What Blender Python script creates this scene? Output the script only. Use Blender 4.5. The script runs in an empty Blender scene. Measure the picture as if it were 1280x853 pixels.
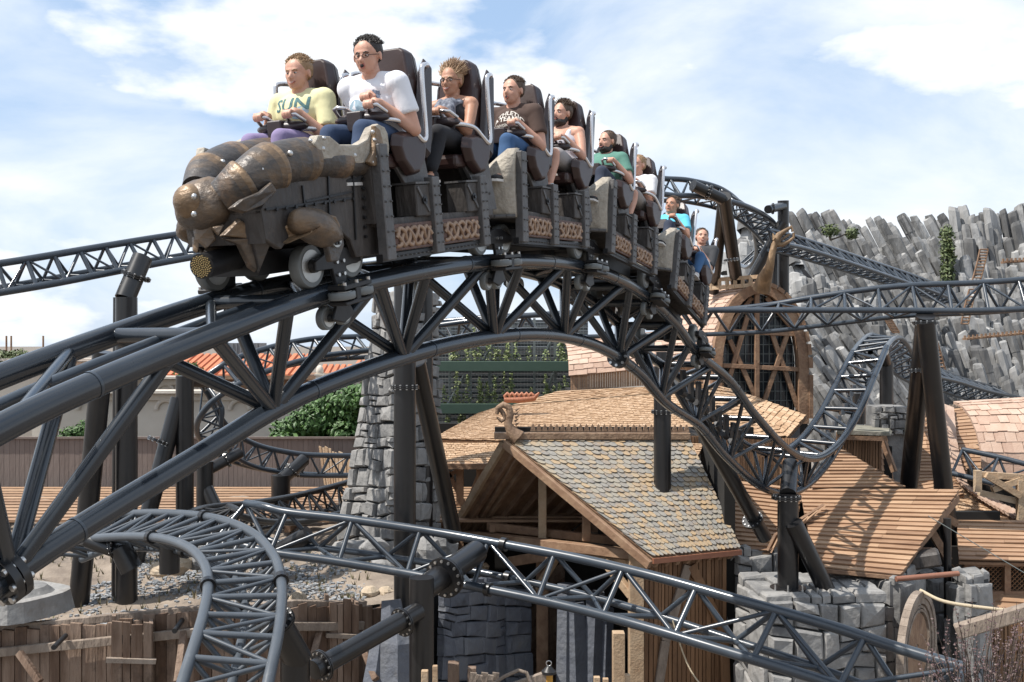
import bpy, bmesh, math, random
import numpy as np
from mathutils import Vector, Matrix, noise
random.seed(7)
R = math.radians
SC = bpy.context.scene
COL = SC.collection
CAMZ = 8.0
F = 1300.0
# ------------------------------------------------------------------ camera
cam = bpy.data.cameras.new('camera'); co = bpy.data.objects.new('camera', cam); COL.objects.link(co)
co.location = (0, 0, CAMZ); co.rotation_euler = (R(90), 0, 0)
cam.lens = 36.0 * F / 1280.0; cam.sensor_width = 36; cam.clip_end = 3000; cam.clip_start = 0.05
SC.camera = co
# ------------------------------------------------------------------ light
SUN = Vector((-0.52, -0.15, 0.84)).normalized()
w = bpy.data.worlds.new('World'); SC.world = w; w.use_nodes = True
CLX, CLY, CLZ = 0.0, 0.0, 0.0
nt = w.node_tree; N = nt.nodes; L = nt.links; N.clear()
out = N.new('ShaderNodeOutputWorld'); bg = N.new('ShaderNodeBackground'); bg.inputs[1].default_value = 0.115
sky = N.new('ShaderNodeTexSky'); sky.sky_type = 'NISHITA'; sky.sun_disc = False
sky.sun_elevation = math.asin(SUN.z); sky.sun_rotation = math.atan2(SUN.x, SUN.y)
sky.air_density = 1.0; sky.dust_density = 0.8; sky.ozone_density = 2.0
tc = N.new('ShaderNodeTexCoord'); mp = N.new('ShaderNodeMapping'); mp.inputs['Scale'].default_value = (1.0, 1.0, 2.1)
mp.inputs['Location'].default_value = (0.36, 0.1, 0.42); mp.inputs['Rotation'].default_value = (0, R(-14), 0)
nz = N.new('ShaderNodeTexNoise'); nz.inputs['Scale'].default_value = 2.6; nz.inputs['Detail'].default_value = 9
nz.inputs['Roughness'].default_value = 0.56; nz.inputs['Distortion'].default_value = 0.35
rp = N.new('ShaderNodeValToRGB'); rp.color_ramp.elements[0].position = 0.40; rp.color_ramp.elements[1].position = 0.66
rp.color_ramp.elements[0].color = (.12, .12, .12, 1); rp.color_ramp.elements[1].color = (1, 1, 1, 1)
sxyz = N.new('ShaderNodeSeparateXYZ')
hz = N.new('ShaderNodeMapRange'); hz.inputs[1].default_value = 0.0; hz.inputs[2].default_value = 0.30
hz.inputs[3].default_value = 0.16; hz.inputs[4].default_value = 0.0
mx = N.new('ShaderNodeMath'); mx.operation = 'MAXIMUM'
ad = N.new('ShaderNodeMath'); ad.operation = 'ADD'; ad.use_clamp = True
mix = N.new('ShaderNodeMixRGB'); mix.inputs[2].default_value = (6.6, 6.85, 7.1, 1)
blue = N.new('ShaderNodeMixRGB'); blue.blend_type = 'MIX'; blue.inputs[0].default_value = 0.72; blue.inputs[2].default_value = (2.3, 3.7, 5.8, 1)
L.new(tc.outputs['Generated'], mp.inputs['Vector']); L.new(mp.outputs[0], nz.inputs['Vector']); L.new(nz.outputs[0], rp.inputs[0])
L.new(tc.outputs['Generated'], sxyz.inputs[0]); L.new(sxyz.outputs[2], hz.inputs[0])
n2 = N.new('ShaderNodeTexNoise'); n2.inputs['Scale'].default_value = 3.4; n2.inputs['Detail'].default_value = 10; n2.inputs['Roughness'].default_value = .52
m2 = N.new('ShaderNodeMapping'); m2.inputs['Scale'].default_value = (1, 1, 2.4); m2.inputs['Location'].default_value = (CLX, CLY, CLZ)
r2 = N.new('ShaderNodeMapRange'); r2.interpolation_type = 'SMOOTHSTEP'; r2.inputs[1].default_value = .50; r2.inputs[2].default_value = .62
L.new(tc.outputs['Generated'], m2.inputs[0]); L.new(m2.outputs[0], n2.inputs['Vector']); L.new(n2.outputs[0], r2.inputs[0])
L.new(rp.outputs[0], mx.inputs[0]); L.new(r2.outputs[0], mx.inputs[1])
L.new(mx.outputs[0], ad.inputs[0]); L.new(hz.outputs[0], ad.inputs[1])
L.new(sky.outputs[0], blue.inputs[1])
L.new(blue.outputs[0], mix.inputs[1]); L.new(ad.outputs[0], mix.inputs[0]); L.new(mix.outputs[0], bg.inputs[0]); L.new(bg.outputs[0], out.inputs[0])
sl = bpy.data.lights.new('sun', 'SUN'); sl.energy = 4.6; sl.angle = R(0.5); sl.color = (1, .955, .89)
so = bpy.data.objects.new('sun', sl); COL.objects.link(so); so.rotation_euler = SUN.to_track_quat('Z', 'Y').to_euler(); so.location = (-20, -10, 40)
SC.view_settings.view_transform = 'Standard'; SC.view_settings.look = 'None'; SC.view_settings.exposure = 0.5; SC.view_settings.gamma = 1
SC.cycles.max_bounces = 6; SC.cycles.diffuse_bounces = 3; SC.cycles.glossy_bounces = 3

# ------------------------------------------------------------------ helpers
def P(px, py, d):
    """point seen at photo pixel (px, py) at depth d metres"""
    return Vector(((px - 640) / F * d, d, CAMZ - (py - 426.5) / F * d))

def tag(o, label=None, cat=None, group=None, kind=None):
    if label: o['label'] = label
    if cat: o['category'] = cat
    if group: o['group'] = group
    if kind: o['kind'] = kind
    return o

def thing(name, loc, label, cat, group=None):
    o = bpy.data.objects.new(name, None); COL.objects.link(o); o.location = loc; o.empty_display_size = .2
    return tag(o, label, cat, group)

def chain_off(p):
    v = Vector((0, 0, 0))
    while p is not None:
        v += p.location; p = p.parent
    return v

class MB:
    def __init__(s): s.v = []; s.f = []; s.r = []; s.sm = []
    def add(s, vs, fs, rnd=None, smooth=False):
        b = len(s.v); s.v.extend([Vector(v) for v in vs])
        if rnd is None: rnd = random.random()
        for f in fs:
            s.f.append([b + i for i in f]); s.r.append(rnd); s.sm.append(smooth)
        return s
    def box(s, c, size, M=None, rnd=None, taper=1.0):
        hx, hy, hz_ = size[0] / 2, size[1] / 2, size[2] / 2
        vs = []
        for z in (-1, 1):
            t = taper if z > 0 else 1
            for x, y in ((-1, -1), (1, -1), (1, 1), (-1, 1)): vs.append(Vector((x * hx * t, y * hy * t, z * hz_)))
        if M is not None: vs = [M @ v for v in vs]
        c = Vector(c); vs = [v + c for v in vs]
        return s.add(vs, [(3, 2, 1, 0), (4, 5, 6, 7), (0, 1, 5, 4), (1, 2, 6, 5), (2, 3, 7, 6), (3, 0, 4, 7)], rnd)
    def bar(s, a, b, wd, th, up=(0, 0, 1), rnd=None):
        a = Vector(a); b = Vector(b); d = (b - a); ln = d.length
        if ln < 1e-6: return s
        x = d / ln; up = Vector(up)
        y = up.cross(x)
        if y.length < 1e-3: y = Vector((1, 0, 0)).cross(x)
        if y.length < 1e-3: y = Vector((0, 1, 0)).cross(x)
        y.normalize(); z = x.cross(y)
        M = Matrix((x, y, z)).transposed()
        return s.box((a + b) / 2, (ln, wd, th), M, rnd)
    def tube(s, pts, r, n=10, caps=True, rnd=None, closed=False):
        pts = [Vector(p) for p in pts]; m = len(pts)
        rs = r if isinstance(r, (list, tuple)) else [r] * m
        vs = []; prev = None
        for i, p in enumerate(pts):
            if closed: t = pts[(i + 1) % m] - pts[(i - 1) % m]
            else: t = pts[min(i + 1, m - 1)] - pts[max(i - 1, 0)]
            t.normalize()
            if prev is None:
                a = Vector((0, 0, 1)) if abs(t.z) < .9 else Vector((1, 0, 0))
                u = a.cross(t).normalized()
            else:
                u = (prev - t * prev.dot(t))
                u = u.normalized() if u.length > 1e-6 else t.orthogonal().normalized()
            prev = u; v = t.cross(u)
            for k in range(n):
                an = 2 * math.pi * k / n
                vs.append(p + (u * math.cos(an) + v * math.sin(an)) * rs[i])
        fs = []
        for i in range(m if closed else m - 1):
            j = (i + 1) % m
            for k in range(n):
                l = (k + 1) % n
                fs.append((i * n + k, i * n + l, j * n + l, j * n + k))
        if rnd is None: rnd = random.random()
        s.add(vs, fs, rnd, True)
        if caps and not closed:
            s.add(vs[:n], [tuple(range(n))[::-1]], rnd); s.add(vs[-n:], [tuple(range(n))], rnd)
        return s
    def cyl(s, a, b, r, n=14, r2=None, rnd=None): return s.tube([a, b], [r, r if r2 is None else r2], n, True, rnd)
    def ell(s, c, rad, M=None, nu=14, nv=9, rnd=None, fn=None):
        c = Vector(c); vs = []; fs = []
        rad = (rad, rad, rad) if isinstance(rad, (int, float)) else rad
        for j in range(nv + 1):
            th = math.pi * j / nv
            for i in range(nu):
                ph = 2 * math.pi * i / nu
                d = Vector((math.sin(th) * math.cos(ph), math.sin(th) * math.sin(ph), math.cos(th)))
                k = fn(d) if fn else 1
                v = Vector((d.x * rad[0], d.y * rad[1], d.z * rad[2])) * k
                if M is not None: v = M @ v
                vs.append(v + c)
        for j in range(nv):
            for i in range(nu):
                l = (i + 1) % nu
                fs.append((j * nu + i, (j + 1) * nu + i, (j + 1) * nu + l, j * nu + l))
        return s.add(vs, fs, rnd, True)
    def prism(s, poly, off, rnd=None, smooth=False):
        n = len(poly); off = Vector(off); poly = [Vector(p) for p in poly]
        vs = poly + [p + off for p in poly]
        fs = [tuple(range(n))[::-1], tuple(range(n, 2 * n))] + [(i, (i + 1) % n, n + (i + 1) % n, n + i) for i in range(n)]
        return s.add(vs, fs, rnd, smooth)
    def frust(s, p0, p1, rnd=None):
        """closed solid between two matching polygons"""
        n = len(p0); vs = list(p0) + list(p1)
        fs = [tuple(range(n))[::-1], tuple(range(n, 2 * n))] + [(i, (i + 1) % n, n + (i + 1) % n, n + i) for i in range(n)]
        return s.add(vs, fs, rnd)
    def xf(s, M):
        s.v = [M @ v for v in s.v]; return s
    def build(s, name, mat, parent=None, bevel=0, seg=1):
        off = chain_off(parent)
        me = bpy.data.meshes.new(name)
        me.from_pydata([tuple(v - off) for v in s.v], [], s.f)
        at = me.attributes.new('rnd', 'FLOAT', 'FACE'); at.data.foreach_set('value', s.r)
        me.polygons.foreach_set('use_smooth', s.sm)
        me.materials.append(mat)
        bm = bmesh.new(); bm.from_mesh(me); bmesh.ops.recalc_face_normals(bm, faces=bm.faces); bm.to_mesh(me); bm.free()
        me.update()
        o = bpy.data.objects.new(name, me); COL.objects.link(o)
        if parent is not None: o.parent = parent
        if bevel:
            m = o.modifiers.new('bevel', 'BEVEL'); m.width = bevel; m.segments = seg; m.limit_method = 'ANGLE'; m.angle_limit = R(40)
        return o

def single(mb, name, mat, label, cat, group=None, bevel=0):
    """a thing that is one mesh, origin at its base"""
    xs = [v.x for v in mb.v]; ys = [v.y for v in mb.v]; zs = [v.z for v in mb.v]
    c = Vector(((min(xs) + max(xs)) / 2, (min(ys) + max(ys)) / 2, min(zs)))
    mb.v = [v - c for v in mb.v]
    o = mb.build(name, mat, None, bevel); o.location = c
    return tag(o, label, cat, group)

def ropts(mat_, rot): return mat_

# ------------------------------------------------------------------ materials
MATS = {}
def mat(name, cols, rough=.6, metal=0.0, nscale=6, nmix=.5, bump=.15, bscale=None, stretch=(1, 1, 1), stain=None, coat=0, spec=.5, rvar=0.0):
    """cols: 2+ colours laid along a ramp driven by the piece's random value and a noise"""
    m = bpy.data.materials.new(name); m.use_nodes = True; nt = m.node_tree; N = nt.nodes; L = nt.links
    b = N['Principled BSDF']; b.inputs['Metallic'].default_value = metal; b.inputs['Roughness'].default_value = rough
    b.inputs['Specular IOR Level'].default_value = spec
    if coat: b.inputs['Coat Weight'].default_value = coat; b.inputs['Coat Roughness'].default_value = .12
    tc = N.new('ShaderNodeTexCoord'); mp = N.new('ShaderNodeMapping'); mp.inputs['Scale'].default_value = stretch
    L.new(tc.outputs['Object'], mp.inputs[0])
    at = N.new('ShaderNodeAttribute'); at.attribute_name = 'rnd'
    nz = N.new('ShaderNodeTexNoise'); nz.inputs['Scale'].default_value = nscale; nz.inputs['Detail'].default_value = 6; nz.inputs['Roughness'].default_value = .62
    L.new(mp.outputs[0], nz.inputs['Vector'])
    cm = N.new('ShaderNodeMapRange'); cm.inputs[1].default_value = .3; cm.inputs[2].default_value = .7
    L.new(nz.outputs[0], cm.inputs[0])
    mx = N.new('ShaderNodeMix'); mx.data_type = 'FLOAT'; mx.inputs[0].default_value = nmix
    L.new(at.outputs['Fac'], mx.inputs[2]); L.new(cm.outputs[0], mx.inputs[3])
    rp = N.new('ShaderNodeValToRGB'); e = rp.color_ramp.elements
    while len(e) < len(cols): e.new(.5)
    for i, c in enumerate(cols):
        e[i].position = i / (len(cols) - 1) if len(cols) > 1 else 0
        e[i].color = (c[0], c[1], c[2], 1)
    L.new(mx.outputs[0], rp.inputs[0]); src = rp.outputs[0]
    if stain:
        n2 = N.new('ShaderNodeTexNoise'); n2.inputs['Scale'].default_value = stain[1]; n2.inputs['Detail'].default_value = 7; n2.inputs['Roughness'].default_value = .7
        L.new(tc.outputs['Object'], n2.inputs['Vector'])
        r2 = N.new('ShaderNodeMapRange'); r2.inputs[1].default_value = stain[2]; r2.inputs[2].default_value = stain[2] + .16; r2.inputs[4].default_value = stain[3]
        L.new(n2.outputs[0], r2.inputs[0])
        m2 = N.new('ShaderNodeMixRGB'); m2.inputs[2].default_value = (*stain[0], 1); L.new(r2.outputs[0], m2.inputs[0]); L.new(src, m2.inputs[1]); src = m2.outputs[0]
    L.new(src, b.inputs['Base Color'])
    if rvar:
        rr = N.new('ShaderNodeMapRange'); rr.inputs[3].default_value = max(.05, rough - rvar); rr.inputs[4].default_value = rough + rvar
        L.new(nz.outputs[0], rr.inputs[0]); L.new(rr.outputs[0], b.inputs['Roughness'])
    if bump:
        n3 = N.new('ShaderNodeTexNoise'); n3.inputs['Scale'].default_value = bscale or nscale * 3; n3.inputs['Detail'].default_value = 5
        L.new(mp.outputs[0], n3.inputs['Vector'])
        bp = N.new('ShaderNodeBump'); bp.inputs['Strength'].default_value = bump; bp.inputs['Distance'].default_value = .03
        L.new(n3.outputs[0], bp.inputs['Height']); L.new(bp.outputs[0], b.inputs['Normal'])
    MATS[name] = m; return m

STEEL = mat('blue_grey_paint', [(.026, .034, .045), (.038, .049, .063)], .30, 0, 3, .8, 0, 9, coat=.25, stain=((.11, .11, .11), 5, .60, .45), rvar=.1)
STEELN = mat('dark_blue_paint', [(.014, .018, .024), (.022, .028, .036)], .25, 0, 3, .8, 0, 9, coat=.35, stain=((.07, .065, .06), 4, .64, .5), rvar=.1)
STEELD = mat('dark_steel_paint', [(.006, .006, .007), (.013, .012, .012)], .36, 0, 3, .6, 0, 9, coat=.2, stain=((.05, .035, .028), 3, .62, .4), rvar=.1)
STEELG = mat('faded_grey_paint', [(.058, .068, .080), (.080, .091, .105)], .34, 0, 3, .7, 0, 9, stain=((.2, .2, .2), 6, .62, .4), rvar=.1)
BOLT = mat('zinc_bolt', [(.5, .5, .5), (.62, .6, .57)], .3, .9, 5, .5, 0)
CHROME = mat('brushed_tube', [(.55, .53, .53), (.72, .7, .7)], .24, .85, 5, .5, 0)
BLACK = mat('black_metal', [(.012, .012, .014), (.028, .027, .027)], .45, .2, 8, .6, .05)
# ------------------------------------------------------------------ coaster tracks
def catmull(pts, n):
    """pts: list of tuples; n samples per span"""
    a = np.array(pts, float); m = len(a); res = []
    e = np.vstack([2 * a[0] - a[1], a, 2 * a[-1] - a[-2]])
    for i in range(m - 1):
        p0, p1, p2, p3 = e[i], e[i + 1], e[i + 2], e[i + 3]
        for k in range(n):
            t = k / n
            res.append(.5 * ((2 * p1) + (-p0 + p2) * t + (2 * p0 - 5 * p1 + 4 * p2 - p3) * t * t + (-p0 + 3 * p1 - 3 * p2 + p3) * t ** 3))
    res.append(a[-1]); return np.array(res)

def rail_frames(ptsA, side, gauge, drop):
    """ptsA rows: X,Y,Z,roll(deg)[,drop]. returns arrays A,B,C and arclength"""
    s = catmull(ptsA, 14)
    A = [Vector(r[:3]) for r in s]; n = len(A); B = []; C = []
    for i in range(n):
        t = (A[min(i + 1, n - 1)] - A[max(i - 1, 0)]).normalized()
        Lh = t.cross(Vector((0, 0, 1))).normalized() * side
        U = Lh.cross(t) * side
        ph = R(s[i][3]); dr = s[i][4] if len(s[i]) > 4 else drop
        l = Lh * math.cos(ph) + U * math.sin(ph); u = U * math.cos(ph) - Lh * math.sin(ph)
        if U.z < 0: pass
        B.append(A[i] + l * gauge); C.append(A[i] + l * gauge / 2 - u * dr)
    cum = [0]
    for i in range(1, n): cum.append(cum[-1] + ((A[i] + B[i]) / 2 - (A[i - 1] + B[i - 1]) / 2).length)
    return A, B, C, cum

def at_len(Arr, cum, x):
    x = max(0, min(cum[-1], x))
    for i in range(1, len(cum)):
        if x <= cum[i]:
            k = (x - cum[i - 1]) / max(1e-9, cum[i] - cum[i - 1]); return Arr[i - 1].lerp(Arr[i], k)
    return Arr[-1]

def px(rows): return [(*P(r[0], r[1], r[2]), *r[3:]) for r in rows]

def light_track(rows, label, side=1, gauge=.74, drop=.42, r=.062, rc=.05, step=.62, mr=.026, mat_=None, name='coaster_track', n=10, chord=True, rawpts=False, tr=.034, flanges=()):
    mat_ = mat_ or STEEL
    A, B, C, cum = rail_frames(rows if rawpts else px(rows), side, gauge, drop)
    base = (A[len(A) // 2] + B[len(A) // 2]) / 2
    T = thing(name, base, label, 'roller coaster track', 'runs of the roller coaster track')
    for arr in (A, B): MB().tube(arr, r, n + 4).build('rail', mat_, T)
    if chord: MB().tube(C, rc, n).build('spine_tube', mat_, T)
    k = max(2, int(cum[-1] / step)); br = MB(); nb = 0
    for i in range(k + 1):
        x = cum[-1] * i / k; a = at_len(A, cum, x); b = at_len(B, cum, x)
        if i < 98: MB().tube([a, b], tr, 8).build('cross_tie', mat_, T)
        br = MB()
        if i < k:
            x2 = cum[-1] * (i + 1) / k; xm = (x + x2) / 2
            a2 = at_len(A, cum, x2); b2 = at_len(B, cum, x2)
            br.tube([a, b2] if i % 2 else [b, a2], mr * .8, 6)
            if chord:
                c = at_len(C, cum, xm)
                for q in (a, b, a2, b2): br.tube([q, c], mr, 6)
            if i < 98: br.build('brace', mat_, T)
    for fx in flanges:
        x = cum[-1] * fx
        for arr in (A, B, C):
            p = at_len(arr, cum, x); q = at_len(arr, cum, x + .08)
            MB().cyl(p, q, r * 1.5, 12).build('joint_flange', STEELD, T)
    return T, A, B, C, cum

def flange(mb, bolts, c, axis, r, th=.06, nb=12, br=.02):
    axis = Vector(axis).normalized(); c = Vector(c)
    mb.cyl(c - axis * th / 2, c - axis * .004, r, 24); mb.cyl(c + axis * .004, c + axis * th / 2, r, 24)
    u = axis.orthogonal().normalized(); v = axis.cross(u)
    for i in range(nb):
        a = 2 * math.pi * i / nb; p = c + (u * math.cos(a) + v * math.sin(a)) * r * .84
        bolts.cyl(p - axis * (th / 2 + br * .9), p + axis * (th / 2 + br * .9), br, 6)

def support(label, segs, flanges=(), name='support_column', mat_=None, group='steel supports of the roller coaster', caps=()):
    """segs: (part name, a, b, radius); flanges: (centre, axis, radius[, bolts])"""
    mat_ = mat_ or STEELD
    zs = [p for sg in segs for p in (Vector(sg[1]), Vector(sg[2]))]; base = min(zs, key=lambda p: p.z)
    T = thing(name, base, label, 'support column', group)
    for nm, a, b, r in segs: MB().cyl(a, b, r, 20).build(nm, mat_, T)
    if flanges:
        for fl in flanges:
            fm = MB(); bm_ = MB(); flange(fm, bm_, fl[0], fl[1], fl[2], fl[2] * .22, fl[3] if len(fl) > 3 else 12, fl[2] * .075)
            o = fm.build('flange', mat_, T); bm_.build('bolt_ring', BOLT, o)
    return T

# main crest track under the train : near rail line, straight in plan
def nr(t): return (-.927 + .44 * t, 6.98 + .9 * t)
ZT = [(-5.6, -1.55, .86), (-4.4, -1.06, .84), (-3.6, -.70, .82), (-2.87, -.385, .80), (-2.3, -.19, .78), (-1.5, .045, .75), (-.75, .245, .70), (0, .40, .68), (1.1, .575, .67), (2.2, .69, .67), (3.33, .735, .67), (4.44, .69, .67), (5.5, .54, .67), (6.66, .25, .68), (7.8, -.17, .7)]
rowsM = [(*nr(t), CAMZ + z, 0, dr) for t, z, dr in ZT]
tailM = [(912, 476, 15.2, 0, .7), (944, 519, 16.2, 0, .7), (985, 562, 17.5, 2, .68), (1018, 573, 18.5, 2, .66), (1047, 556, 19.5, 2, .62), (1072, 519, 20.6, 0, .6), (1094, 468, 21.9, -5, .55), (1108, 434, 23.0, -10, .5)]
rowsM += px(tailM)
def zpath(t):
    ts = [q[0] for q in ZT]; return float(np.interp(t, ts, [q[1] for q in ZT]))
A, B, C, cum = rail_frames(rowsM, -1, .74, .67)
TM = thing('coaster_track', (A[80] + B[80]) / 2, 'thick dark blue arched truss track carrying the train across the picture', 'roller coaster track', 'runs of the roller coaster track')
MAINR = .066
for arr in (A, B): MB().tube(arr, MAINR, 22).build('rail', STEELN, TM)
MB().tube(C, .066, 18).build('spine_tube', STEELN, TM)
def clen(t):   # arclength of near-rail parameter t
    y = 6.98 + .9 * t
    return float(np.interp(y, [a.y for a in A], cum))
ns = [-6.2, -4.5, -2.78, -.75, .86, 2.46, 4.13, 5.9, 7.6, 9.0, 10.4, 11.8, 13.2, 14.6, 16, 17.2]
MS = {'strut': MB(), 'cross_tie': MB()}
for t0 in ns:
    c = at_len(C, cum, clen(t0)); rad = .043 if t0 < 8 else .03
    hw = (.95 if t0 < -2 else .8) if t0 < 8 else .66
    for dt in (-hw, -.16, hw):
        MB().tube([c, at_len(A, cum, clen(t0 + dt))], rad, 12).build('strut', STEELN, TM)
    for dt in (-hw, .16, hw):
        MB().tube([c, at_len(B, cum, clen(t0 + dt))], rad, 12).build('strut', STEELN, TM)
    for arr in (A, B, C):
        w0_ = at_len(arr, cum, clen(t0 + .42)); w1_ = at_len(arr, cum, clen(t0 + .42) + .016); MB().cyl(w0_, w1_, .0695, 20).build('weld_seam', STEEL, TM)
    for dt in (-hw, 0):
        a = at_len(A, cum, clen(t0 + dt)); b = at_len(B, cum, clen(t0 + dt)); b2 = at_len(B, cum, clen(t0 + dt + hw))
        MB().tube([a, b], .045, 10).build('cross_tie', STEELN, TM)
        MB().tube([a, b2], .033, 10).build('diagonal_brace', STEELN, TM)
    if t0 in (-2.78, 5.9, -6.2):
        fm = MB(); bo = MB(); d = (at_len(C, cum, clen(t0) + .1) - c)
        flange(fm, bo, c - d * .3, d, .125, .09, 8, .018); fo = fm.build('joint_flange', STEELD, TM); bo.build('bolt_ring', BOLT, fo)
cp_ = [(a.lerp(b, .5)) for a, b in zip([at_len(A, cum, clen(-5.6 + .4 * i)) for i in range(14)], [at_len(B, cum, clen(-5.6 + .4 * i)) for i in range(14)])]
MB().tube([p + Vector((0, 0, -.02)) for p in cp_], .030, 12).build('conduit', STEEL, TM)
for t_ in (-3.35, -3.1):
    a = at_len(A, cum, clen(t_)); b = at_len(B, cum, clen(t_)); MB().bar(a.lerp(b, .1), b.lerp(a, .1), .16, .07).build('cross_plate', STEEL, TM, .01)
# stiffening plates where the splice sits on the rails, box girder of the cable run on the lower left
# drive fins standing in the middle of the descending track
for i in range(9):
    fin = MB()
    x = clen(8.3) + i * .34; a = at_len(A, cum, x); b = at_len(B, cum, x); c = at_len(C, cum, x); m = (a + b) / 2
    d = (at_len(A, cum, x + .1) - a).normalized()
    fin.box(m.lerp(c, .35), (.05, .22, .30)); fin.cyl(m.lerp(c, .6) - d * .06, m.lerp(c, .6) + d * .1, .05, 10)
    fin.build('magnet_brake', BLACK, TM)
for i in range(22):
    stud = MB()
    x = clen(14.2) + i * .26; a = at_len(A, cum, x); b = at_len(B, cum, x); c = at_len(C, cum, x)
    stud.box(((a + b) / 2).lerp(c, .12), (.07, .14, .10))
    stud.build('magnet_brake', STEELG, TM)

# hill top curl and run-out behind the columns
light_track([(1108, 434, 23.0, -10), (1117, 424, 24.0, -6), (1128, 424, 25.2, 8), (1139, 440, 26.4, 25), (1148, 458, 27.4, 35), (1165, 469, 28.4, 35), (1200, 478, 30, 30), (1240, 490, 32, 25), (1300, 502, 35, 20)],
            'track curling down behind the paired columns and running off right before the basalt', -1, .74, .5, r=.06)
# upper left run
light_track([(-30, 371, 15.6, 62), (60, 356, 16.2, 62), (130, 342.5, 16.8, 60), (200, 329, 17.5, 58), (260, 318, 18.2, 56), (330, 304, 19.2, 50), (420, 296, 20.5, 40)],
            'blue grey banked track crossing the sky at the left edge behind the bronze train front', -1, .50, .3, r=.058, step=.42)
# high turn behind the train, right of the last riders
light_track([(770, 226, 25, 40), (830, 243, 25.4, 42), (880, 246, 25.8, 40), (930, 257, 26.6, 36), (962, 274, 28, 22), (976, 293, 30, 0), (974, 308, 32, -20), (958, 316, 33.5, -38), (944, 312, 35, -44)],
            'high banked turn of track against the sky above the last riders', -1, .74, .42, r=.07, step=.55)
light_track([(985, 306, 27, 38), (1010, 312, 28, 38), (1060, 328, 30, 40), (1110, 345, 32.5, 42), (1165, 364, 35.5, 45), (1200, 378, 38, 45)],
            'slender track descending across the leaning grey basalt columns', -1, .70, .42, r=.062, step=.55)
# right hand run at eye level, going on behind the crest truss to the left curl
light_track([(1330, 383, 20.5, 56), (1280, 386.5, 20.6, 54), (1220, 388.5, 20.8, 51), (1160, 388.5, 21, 48), (1100, 388, 21.2, 40), (1010, 388, 21.6, 22), (950, 388, 21.9, 9), (880, 388, 22.2, 1), (800, 389, 22.3, 0), (700, 392, 22.4, 0), (610, 399, 22.6, 5), (540, 408, 23, 10)],
            'long straight track at eye level crossing the timber arch and basalt on the right', 1, .74, .52, r=.062, step=.66, mr=.03)
light_track([(540, 425, 22.6, 22), (470, 437, 22.2, 30), (400, 446, 21.4, 38), (340, 462, 20.8, 42), (290, 485, 20.3, 46), (258, 510, 20.2, 50), (246, 537, 20.6, 52), (262, 562, 21.4, 50), (300, 580, 22.2, 48), (350, 590, 23, 50), (400, 594, 23.6, 54), (470, 594, 24.6, 56)],
            'track bending in a hairpin behind the main truss in front of the cream arcade', 1, .58, .36, r=.06, step=.5, mr=.024)
# lower hairpin into the foreground run
light_track([(478, 625, 22.5, 50), (430, 640, 21.2, 48), (380, 652, 19.8, 42), (330, 652, 18.4, 25), (292, 642, 17.6, 5), (286, 634, 16.8, -14), (300, 640, 15.9, -30)],
            'lower hairpin of track winding in front of the stone tower foot', 1, .62, .38, r=.062, step=.5, mr=.024, mat_=STEELD)
light_track([(272, 672, 15.6, 44), (300, 681, 15.2, 50), (340, 691, 15, 52), (420, 702, 14.8, 55), (520, 719, 14.5, 57), (600, 735, 14.1, 57), (700, 756, 13.4, 54), (800, 782, 12.6, 50), (900, 812, 11.9, 46), (1000, 842, 11.2, 42), (1080, 868, 10.7, 38), (1180, 900, 10.2, 36)],
            'foreground banked track sloping down to the right in front of the slate roofed hut', -1, .66, .40, r=.063, step=.95, mr=.034, flanges=(.42,), tr=.036)
# near curl at the lower left
light_track([(60, 692, 14.6, 22), (95, 677, 14.2, 20), (150, 671, 13.6, 16), (200, 673, 12.9, 12), (236, 685, 12.2, 8), (256, 707, 11.6, 4), (260, 735, 11.0, 0), (255, 765, 10.5, -4), (245, 800, 10.0, -6), (228, 853, 9.5, -8), (214, 900, 9.1, -8)],
            'pale steel track turning towards the viewer above the palisade at lower left', -1, .76, .34, r=.057, step=.36, mr=.028, mat_=STEELG, flanges=(.35, .7))
# far right run
light_track([(1190, 592, 24, 40), (1230, 602, 23.6, 42), (1290, 618, 23, 42), (1330, 626, 22.6, 42)],
            'short track leaving the frame at the right above the open timber shed', -1, .80, .45, r=.062, step=.6, mr=.03)
light_track([(1095, 560, 29, 30), (1130, 563, 28.4, 30), (1175, 566, 28, 34)],
            'short stretch of track seen between the paired columns before the flared plank roof', -1, .74, .45, r=.062, step=.6, mr=.03)

# ---- supports
G = 0.0
def V(px_, py_, d): return P(px_, py_, d)
def gz(p, z=G): return Vector((p.x, p.y, z))
def col(label, px_, top, d, r, bot=None, extra=(), fl=(), mat_=None):
    a = P(px_, top, d); b = gz(a) if bot is None else P(px_, bot, d)
    return support(label, [('post', b, a, r)] + list(extra), fl, mat_=mat_)
a = P(162, 372, 16.6); k = P(160, 368, 16.6)
col('bent top black post behind the rails carrying the upper left run', 158, 372, 16.6, .17, None,
    [('head_arm', P(156, 374, 16.6), P(178, 322, 16.9), .16), ('side_post', gz(P(143, 395, 16.9)), P(147, 372, 16.9), .07)], [(P(170, 345, 16.8), (.35, 0, .93), .24)])
support('dark slanted pillar crossing behind the truss left of the cream wall', [('post', P(97, 770, 16.6), P(129, 440, 16.2), .16)])
support('steel post rising to the hairpin of track before the arcade', [('post', gz(P(231, 470, 19)), P(231, 470, 19), .16), ('brace', P(170, 700, 18.6), P(224, 498, 19), .15), ('arm', P(231, 476, 19), P(275, 478, 20), .12)],
        [(P(198, 552, 18.8), P(198, 552, 18.8) - P(224, 498, 19), .21), (P(256, 477, 19.6), (1, .1, 0), .19)])
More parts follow.
